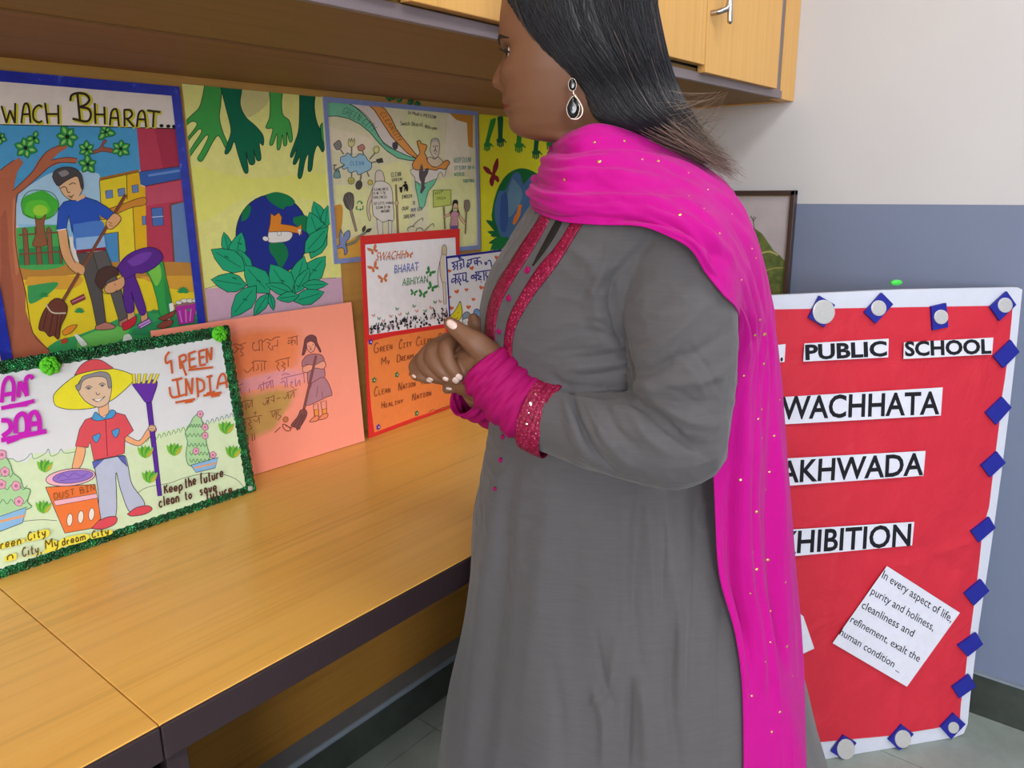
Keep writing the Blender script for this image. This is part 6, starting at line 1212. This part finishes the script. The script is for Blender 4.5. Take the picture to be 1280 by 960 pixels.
_r = M_emb.ramp(_w.outputs['Distance'], [(0.0, '#dc9cb6'), (0.13, '#bc5880'), (0.25, '#8e083e'), (0.8, '#70022a')])
M_emb.bump(_w.outputs['Distance'], 0.5, 0.002); M_emb = M_emb.fin(_r, 0.55, 0.35)
M_mirror = plain('tiny_mirror', '#f0ece8', 0.08, 0.8, 1.0); M_thread = plain('silver_pink_thread', '#c58fa4', 0.4, 0.5, 0.3)
cuff, CV, CFc = ruffle_tube([(694, 526, .858, .0445), (684, 522.5, .862, .0442), (676, 519.5, .865, .0436), (668, 516, .868, .0428), (664, 514.5, .8695, .0422)], 'embroidered_cuff', M_emb, amp=.0003)
cuff['label'] = 'embroidered magenta cuff with tiny mirrors'
# ---- trims, slit and buttons laid on the kurta front
def on_kurta(px, py, off=.0016):
    for dx in (0, 1.5, 3, 5, 8, 12):
        p, n = cast(px+dx, py, bvh_k, off)
        if p is not None and (p-CAM)@E2 < 1.25: return p
    return X(px, py, 1.0)
def strip(name, left, right, mat, nw=5, sub=7, off=.0016, label=None):
    L = catmull(left, sub); Rr = catmull(right, sub); g = [[on_kurta(*(l*(1-j/nw)+r*(j/nw)), off) for j in range(nw+1)] for l, r in zip(L, Rr)]
    V = [p for r in g for p in r]; k = nw+1
    F = [(i*k+j, i*k+j+1, (i+1)*k+j+1, (i+1)*k+j) for i in range(len(g)-1) for j in range(nw)]
    m = MB(); m.add(V, F, mat, True); o = m.build(name, kurta)
    sd = o.modifiers.new('thick', 'SOLIDIFY'); sd.thickness = .0012; sd.offset = 0
    if label: o['label'] = label
    return o
def zc(x, y): return 580+x/4.784, 240+y/4.784
strip('embroidered_trim', [zc(*p) for p in [(475, 105), (420, 200), (345, 310), (270, 430), (195, 550), (150, 660), (130, 760), (126, 850), (140, 930)]],
      [zc(*p) for p in [(525, 135), (480, 225), (410, 345), (330, 470), (255, 590), (210, 690), (190, 780), (182, 860), (185, 945)]], M_emb)
strip('embroidered_trim', [zc(*p) for p in [(645, 175), (590, 265), (530, 350), (450, 440), (370, 560), (300, 680), (262, 770), (244, 860), (238, 960), (250, 1010)]],
      [zc(*p) for p in [(715, 180), (650, 285), (590, 385), (510, 500), (430, 600), (355, 715), (312, 800), (292, 870), (285, 960), (290, 1010)]], M_emb)
M_dark = plain('painted_slit_shade', '#17120f', 0.9)  # near-black strip laid on closed cloth, slit shade put into its colour
strip('neck_slit_shade', [zc(*p) for p in [(555, 165), (520, 225), (470, 320), (408, 440)]], [zc(*p) for p in [(590, 168), (560, 230), (495, 335), (414, 442)]], M_dark, 3, 5, .0012, 'dark strip painted as the shade in the neck slit')
for bx, by, br in [(zc(383, 468)[0], zc(383, 468)[1], 4.2), (zc(272, 635)[0], zc(272, 635)[1], 4.0), (zc(213, 833)[0], zc(213, 833)[1], 3.4), (629.5, 546, 3.4), (626.5, 575, 3.3), (619.5, 611, 2.6)]:
    p, n = cast(bx, by, bvh_k, 0.0)
    if p is None: p = on_kurta(bx, by); n = -ray(bx, by)
    n = n/np.linalg.norm(n); t1 = np.cross(n, [0, 0, 1.0]); t1 /= np.linalg.norm(t1); t2 = np.cross(n, t1); r = br*.00098
    rings = [[p+n*h+(t1*math.cos(2*math.pi*k/18)+t2*math.sin(2*math.pi*k/18))*r*q for k in range(18)] for h, q in ((-.001, .9), (.0012, 1.0), (.0024, .92), (.0030, .7), (.0026, .45), (.0024, .2))]
    m = MB(); m.add(*loft_geo(rings), M_mag, True); m.build('button', kurta)
mm = MB(); bvh_c = BVHTree.FromPolygons([tuple(p) for p in CV], CFc)
for i, (x, y, r) in enumerate([(359, 512, 9), (337, 568, 10), (311, 685, 7), (322, 622, 5), (372, 478, 5), (300, 730, 5), (345, 600, 4), (400, 455, 4), (420, 500, 4), (405, 560, 4), (390, 620, 4), (375, 680, 4), (365, 740, 4), (440, 480, 4), (430, 590, 4), (415, 660, 4), (400, 730, 4)]):
    p, n = cast(590+x/4.571, 380+y/4.571, bvh_c, .0022)
    if p is None: continue
    n = n/np.linalg.norm(n); n = n if n@(CAM-p) > 0 else -n
    t1 = np.cross(n, [0, 0, 1.0]); t1 /= np.linalg.norm(t1); t2 = np.cross(n, t1); r = r/4.571*.00092
    V = [p+(t1*math.cos(k*math.pi/5)+t2*math.sin(k*math.pi/5))*r for k in range(10)]+[p+n*.0004]
    mm.add(V, [(k, (k+1) % 10, 10) for k in range(10)], M_mirror if i < 6 else M_thread)
mo = mm.build('mirror_work', cuff); mo['label'] = 'tiny round mirrors and silver stitches'

# ---- magenta scarf
M_scarf = NT('magenta_chiffon'); _v = M_scarf.coord(); _t = M_scarf.noise(M_scarf.coord((420, 420, 90)), 1.0, 3, 0.6)
_c = M_scarf.mix(M_scarf.noise(_v, 9, 4), lin('#b40482'), lin('#c60890'))
M_scarf.bump(_t, 0.55, 0.0016)
M_scarf = M_scarf.fin(_c, 0.75, 0.15, Sheen__Weight=0.08)
_tr = M_scarf.node_tree.nodes.new('ShaderNodeBsdfTranslucent'); _tr.inputs[0].default_value = lin('#e414b4'); _mx = M_scarf.node_tree.nodes.new('ShaderNodeMixShader'); _mx.inputs[0].default_value = 0.18
_out = M_scarf.node_tree.nodes['Material Output']; M_scarf.node_tree.links.new(M_scarf.node_tree.nodes['Principled BSDF'].outputs[0], _mx.inputs[1]); M_scarf.node_tree.links.new(_tr.outputs[0], _mx.inputs[2]); M_scarf.node_tree.links.new(_mx.outputs[0], _out.inputs[0])
SC = [
 [(800, 172, 1.08), (805, 190, 1.09), (808, 208, 1.10), (808, 226, 1.11), (806, 240, 1.12)],
 [(740, 170, 1.10), (742, 190, 1.13), (742, 215, 1.16), (742, 240, 1.18), (742, 262, 1.18)],
 [(706, 172, 1.07), (696, 190, 1.09), (686, 214, 1.11), (676, 238, 1.12), (678, 260, 1.11)],
 [(697, 174, .995), (688, 190, .985), (675, 214, .975), (663, 238, .960), (667, 263, .955)],
 [(718, 163, .93), (708, 190, .905), (697, 220, .88), (688, 250, .865), (697, 276, .865)],
 [(748, 155, .920), (748, 190, .88), (748, 225, .85), (745, 258, .825), (745, 281, .82)],
 [(790, 165, .925), (798, 200, .88), (800, 235, .83), (800, 265, .80), (800, 283, .79)],
 [(835, 182, .945), (845, 215, .885), (848, 247, .825), (848, 276, .785), (838, 297, .777)],
 [(880, 206, .965), (890, 236, .89), (890, 268, .82), (880, 298, .778), (864, 313, .77)],
 [(915, 236, .985), (920, 263, .905), (915, 292, .835), (898, 324, .785), (882, 342, .775)],
 [(938, 285, .985), (942, 306, .91), (933, 332, .845), (917, 360, .805), (903, 368, .79)],
 [(956, 345, .975), (955, 362, .915), (945, 381, .865), (932, 394, .83), (922, 390, .815)],
 [(969, 410, .965), (963, 421, .915), (951, 427, .88), (939, 428, .855), (920, 428, .835)],
 [(977, 480, .955), (967, 483, .91), (950, 484, .88), (928, 484, .86), (900, 481, .850)],
 [(983, 560, .95), (969, 560, .90), (948, 560, .87), (922, 560, .855), (892, 560, .850)],
 [(989, 640, .945), (972, 640, .895), (945, 640, .865), (918, 640, .85), (894, 640, .845)],
 [(995, 720, .94), (977, 720, .89), (949, 720, .86), (922, 720, .845), (899, 720, .84)],
 [(1001, 790, .93), (984, 790, .885), (960, 790, .855), (937, 790, .84), (918, 790, .835)],
 [(1004, 860, .925), (989, 860, .88), (967, 860, .85), (945, 860, .83), (927, 860, .825)],
 [(1006, 960, .915), (991, 960, .87), (968, 960, .84), (946, 960, .82), (929, 960, .815)],
 [(1008, 1090, .90), (994, 1090, .86), (968, 1090, .83), (946, 1090, .81), (929, 1090, .805)]]
G = np.array([[X(*p) for p in r] for r in SC])                 # rows x 5 x 3
G = np.array([catmull(G[:, j], 14) for j in range(5)]).transpose(1, 0, 2)
G = np.array([catmull(r, 20) for r in G]); nr, nc = G.shape[:2]
V = G.reshape(-1, 3).copy(); F = [(i*nc+j, i*nc+j+1, (i+1)*nc+j+1, (i+1)*nc+j) for i in range(nr-1) for j in range(nc-1)]
N = normals(V, F); flip = np.sign((N*(CAM-V)).sum(1)); flip[flip == 0] = 1
ii, jj = np.divmod(np.arange(len(V)), nc); t = ii/14.0; v = jj/(nc-1)
drop = np.clip((t-11)/4, 0, 1)
wv_ = (1-drop)*(.0040*np.sin(2*np.pi*(2.6*v+.10*np.sin(t*1.1))+t*.5)+.0022*np.sin(2*np.pi*(5.3*v+.15*np.sin(t*.9+1))+1.1*t)+.0012*np.sin(2*np.pi*9.5*v+2.2*np.sin(t*1.3)))
wv_ += drop*(.0075*np.sin(2*np.pi*(2.1*v)+.35*t+.6)+.0040*np.sin(2*np.pi*(4.4*v)-.3*t)+.0016*np.sin(2*np.pi*8.5*v+.8*np.sin(t)))
rid = np.array([(1-abs(noise.noise((a_*.55+2*math.sin(b_*5), b_*11+.35*a_, 1.7))))**3-.45+.6*((1-abs(noise.noise((a_*1.3, b_*23, 5.1))))**3-.45) for a_, b_ in zip(t, v)])
wv_ += rid*(.0030+.0016*np.clip((7.5-t)/3, 0, 1)-.0012*drop)
edge = np.clip(np.minimum(v, 1-v)*8, 0.15, 1)
V = V+N*(flip*wv_*edge)[:, None]
def lay(V, gap):                                                # lies on top of the kurta
    for k in range(len(V)):
        if t[k] < 2.2: continue
        d = V[k]-CAM; D = np.linalg.norm(d); d = d/D
        h = bvh_k.ray_cast(Vector(CAM), Vector(d), D+.03)
        if h[0] is None or (11.3 < t[k] < 16.2 and np.array(h[0])@E2 < .835): continue
        if h[3] < D+gap: V[k] = CAM+d*(h[3]-gap)
    return V
V = lay(V, .008)
A2 = V.reshape(nr, nc, 3)
for _ in range(2):
    B = A2.copy(); B[1:-1] = .25*A2[:-2]+.5*A2[1:-1]+.25*A2[2:]; A2 = B.copy(); B[:, 1:-1] = .2*A2[:, :-2]+.6*A2[:, 1:-1]+.2*A2[:, 2:]; A2 = B
V = lay(A2.reshape(-1, 3).copy(), .006)
m = MB(); m.add(V, F, M_scarf, True); scarf = m.build('scarf', person); scarf['label'] = 'magenta chiffon scarf with gold dots'
sd = scarf.modifiers.new('thick', 'SOLIDIFY'); sd.thickness = .0014; sd.offset = 0
M_gold = plain('gold_sequin', '#e2b46c', 0.25, 0.6, 0.8)
bvh_s = BVHTree.FromPolygons([tuple(p) for p in V], F); mm = MB()
dots = [(781, 176), (743, 178), (749, 202), (803, 199), (823, 201), (842, 218), (861, 216), (861, 245), (880, 261), (900, 292), (918, 300), (940, 311), (945, 323), (936, 275), (915, 268), (927, 350), (950, 400), (956, 418), (944, 419), (955, 455), (952, 512), (948, 524), (952, 548), (962, 590), (957, 612), (984, 600), (968, 545), (946, 640), (985, 648), (941, 690), (946, 712), (982, 728), (963, 764), (938, 742), (963, 803), (957, 827), (984, 808), (991, 845), (940, 870), (975, 890), (965, 915), (850, 268), (705, 225), (885, 237), (930, 470), (975, 500), (925, 600), (960, 700)]
for x, y in dots:
    p, n = cast(x, y, bvh_s, .0012)
    if p is None: continue
    n = n/np.linalg.norm(n); n = n if n@(CAM-p) > 0 else -n
    t1 = np.cross(n, [0, 0, 1.0]); t1 /= np.linalg.norm(t1)+1e-9; t2 = np.cross(n, t1); r = random.uniform(.0014, .0026)
    Vq = [p+(t1*math.cos(k*math.pi/4)*r+t2*math.sin(k*math.pi/4)*r*.8) for k in range(8)]+[p+n*.0008]
    mm = MB(); mm.add(Vq, [(k, (k+1) % 8, 8) for k in range(8)], M_gold); mm.build('sequin', scarf)

# ---- hair: a solid fall from crown to tips, then strands over it
HR = [  # front/lower edge, back/upper edge, mid distance, half thickness
 ((700, -112), (740, -112), 1.0, .030), ((655, -92), (775, -105), 1.0, .060), ((640, -62), (803, -78), 1.0, .078), ((632, -20), (818, -40), 1.0, .087), ((645, 25), (818, 0), 1.0, .090), ((668, 62), (824, 35), 1.0, .090), ((697, 92), (832, 70), 1.0, .088),
 ((722, 118), (842, 102), 1.0, .083), ((742, 146), (853, 126), .99, .080), ((772, 163), (865, 146), .985, .074), ((806, 176), (876, 164), .985, .062), ((836, 187), (886, 180), .98, .046), ((860, 197), (893, 193), .975, .028), ((878, 205), (896, 203), .97, .010)]
rings = []; HRi = catmull(np.array([[*l, *u, d, h] for l, u, d, h in HR]), 6); NK = 64
def hair_pt(row, th, grow=1.0):
    lx, ly, ux, uy, d, h = row; e = 2/3.4
    ct, st = math.cos(th), math.sin(th); ca = math.copysign(abs(ct)**(2/2.4), ct); sa = math.copysign(abs(st)**e, st)
    p = loc((lx+ux)/2+(ux-lx)/2*ca, (ly+uy)/2+(uy-ly)/2*ca, d)
    p = p.copy(); p[1] = d - h*sa*grow
    # keep the pixel outline while moving nearer
    q = loc((lx+ux)/2+(ux-lx)/2*ca, (ly+uy)/2+(uy-ly)/2*ca, p[1]); 
    return W(q if abs(sa) < 1.1 else p)
for i, row in enumerate(HRi):
    rings.append([hair_pt(row, 2*math.pi*k/NK) for k in range(NK)])
HV, HF = loft_geo(rings)
HV = np.array(HV)
m = MB(); m.add(HV, HF, M_hair, True); hair = m.build('hair', person); hair['label'] = 'long straight black hair with browned ends'
ns = len(HRi)
strands = {0: MB(), 1: MB(), 2: MB()}
for k in range(1500):
    u = RNG.uniform(0.02, 0.98) if RNG.random() < .75 else RNG.beta(.5, .5); th0 = math.pi*u; i0 = int(RNG.uniform(2, 45)); ln = int(RNG.uniform(18, 60)); i1 = min(ns-1, i0+ln)
    drift = RNG.normal(0, .10); lift = RNG.uniform(.0005, .004); pts = []; 
    for i in range(i0, i1+1, 3):
        s_ = (i-i0)/max(1, i1-i0); th = min(math.pi-.02, max(.02, th0+drift*s_+.02*math.sin(i*.4+k)))
        p = np.array(rings[i][0])*0+hair_pt(HRi[i], th); c = np.mean(rings[i], axis=0); o = p-c
        pts.append(p+o/np.linalg.norm(o)*lift*(1-.2*s_))
    if len(pts) < 4: continue
    rr = .00045*RNG.uniform(.6, 1.3); mat = 0 if RNG.random() < .96 else 1
    strands[0].tube(pts, np.linspace(rr, rr*.35, len(pts)), M_hair if mat == 0 else M_hair2, 3, False, True)
# loose brown ends trailing past the shoulder
for k in range(620):
    i0 = min(int(RNG.uniform(44, 70)), ns-6); th = math.pi*RNG.uniform(.03, .97)
    p0 = hair_pt(HRi[i0], th); D0 = (p0@E2); q = to_px(np.array([p0]))[0]; fx = RNG.beta(1.6, 1.4)
    tipx, tipy = 876+fx*50+RNG.normal(0, 4), 168+fx*56+RNG.normal(0, 9)
    if RNG.random() < .22: tipx, tipy = RNG.uniform(866, 912), RNG.uniform(112, 185)
    if tipx < q[0]+12: continue
    dt = D0+RNG.normal(.01, .012); bow = RNG.normal(3, 3)
    pts = catmull(np.array([p0, X(q[0]+(tipx-q[0])*.5, q[1]+(tipy-q[1])*.5-bow*.4+3, D0*.5+dt*.5-.003), X(tipx, tipy, dt)]), 5); rr = .00032*RNG.uniform(.5, 1.2)
    strands[1].tube(pts, np.linspace(rr, rr*.35, len(pts)), M_hair2 if RNG.random() < .55 else M_hairtip, 3, False, True)
strands[0].build('hair_strand_layer', hair)
so = strands[1].build('loose_hair_ends', hair); so['label'] = 'wispy brown hair ends'; so['kind'] = 'stuff'
bpy.data.objects['hair_strand_layer']['kind'] = 'stuff'
# ---- earring
M_onyx = plain('black_stone', '#0b0a10', 0.14, 0.35); M_silver = plain('silver_setting', '#a89c92', 0.3, 0.7, 1.0)
ED = .905
er = bpy.data.objects.new('earring', None); COL.objects.link(er); er.location = [float(c) for c in X(719, 120, ED)]; attach(er, person); er.matrix_parent_inverse = Matrix.Identity(4)
er.location = [float(c) for c in (X(719, 120, ED)-W(P0))]; er['label'] = 'black teardrop earring in a silver setting'
def drop_outline(cx, cy, w, h, n=40):
    o = []
    for k in range(n):
        a = 2*math.pi*k/n; rr = 1-.0*k; x = math.sin(a)*w*(1-.42*max(0, math.cos(a))**1.2 if math.cos(a) > 0 else 1); y = -math.cos(a)*h
        o.append((cx+x+ (y*-.02), cy+y))
    return o
def gem(name, outline, depth, bulge, mat, ring_r, label=None):
    cx, cy = np.mean(outline, axis=0); m = MB()
    rs = [[X(cx+(x-cx)*s_, cy+(y-cy)*s_, depth-b) for x, y in outline] for s_, b in ((1.0, -.002), (1.0, .0), (.82, bulge*.7), (.5, bulge), (.15, bulge*1.05))]
    m.add(*loft_geo(rs), mat, False); g = m.build(name, er)
    if label: g['label'] = label
    m = MB(); pts = [X(x, y, depth-.001) for x, y in outline]; pts = pts+[pts[0]]
    m.tube(pts, ring_r*.7, M_silver, 8, False); r_ = m.build(name.replace('stone', 'rim'), er)
gem('drop_stone', drop_outline(716.5, 134.5, 8.2, 14.0), ED, .003, M_onyx, .0008, 'black teardrop stone')
gem('stud_stone', [(715.5+5.0*math.sin(a), 106+8*math.cos(a)) for a in np.linspace(0, 2*math.pi, 24, endpoint=False)], ED+.004, .002, M_onyx, .0006, 'black oval stud stone')
m = MB(); pts = [X(x, y, ED-.002) for x, y in catmull(np.array([(718, 119), (724, 127), (728, 136), (727, 144), (721, 149), (714, 148.5)]), 5)]
m.tube(pts, .0013, M_silver, 8); m.tube([X(716.5, 114, ED), X(717.5, 120, ED)], .0012, M_silver, 8); m.build('setting', er)
# ---- flat shoes
M_shoe = plain('black_flat_shoe', '#1d1a1c', 0.5)
for D_ in (.90, 1.10):
    a0 = loc(765, 760, 1.0)[0]
    foot = [np.array([a0+.075, D_, .042]), np.array([a0-.03, D_-.01, .040]), np.array([a0-.11, D_-.025, .032]), np.array([a0-.16, D_-.03, .026])]
    V, F = tube_geo([W(p) for p in foot], [(.040, .036), (.042, .034), (.047, .030), (.036, .024)], 20, True, 6); V = np.array(V); V[:, 2] = np.maximum(V[:, 2], 0.001)
    m = MB(); m.add(V, F, M_shoe, True); m.build('shoe', person)
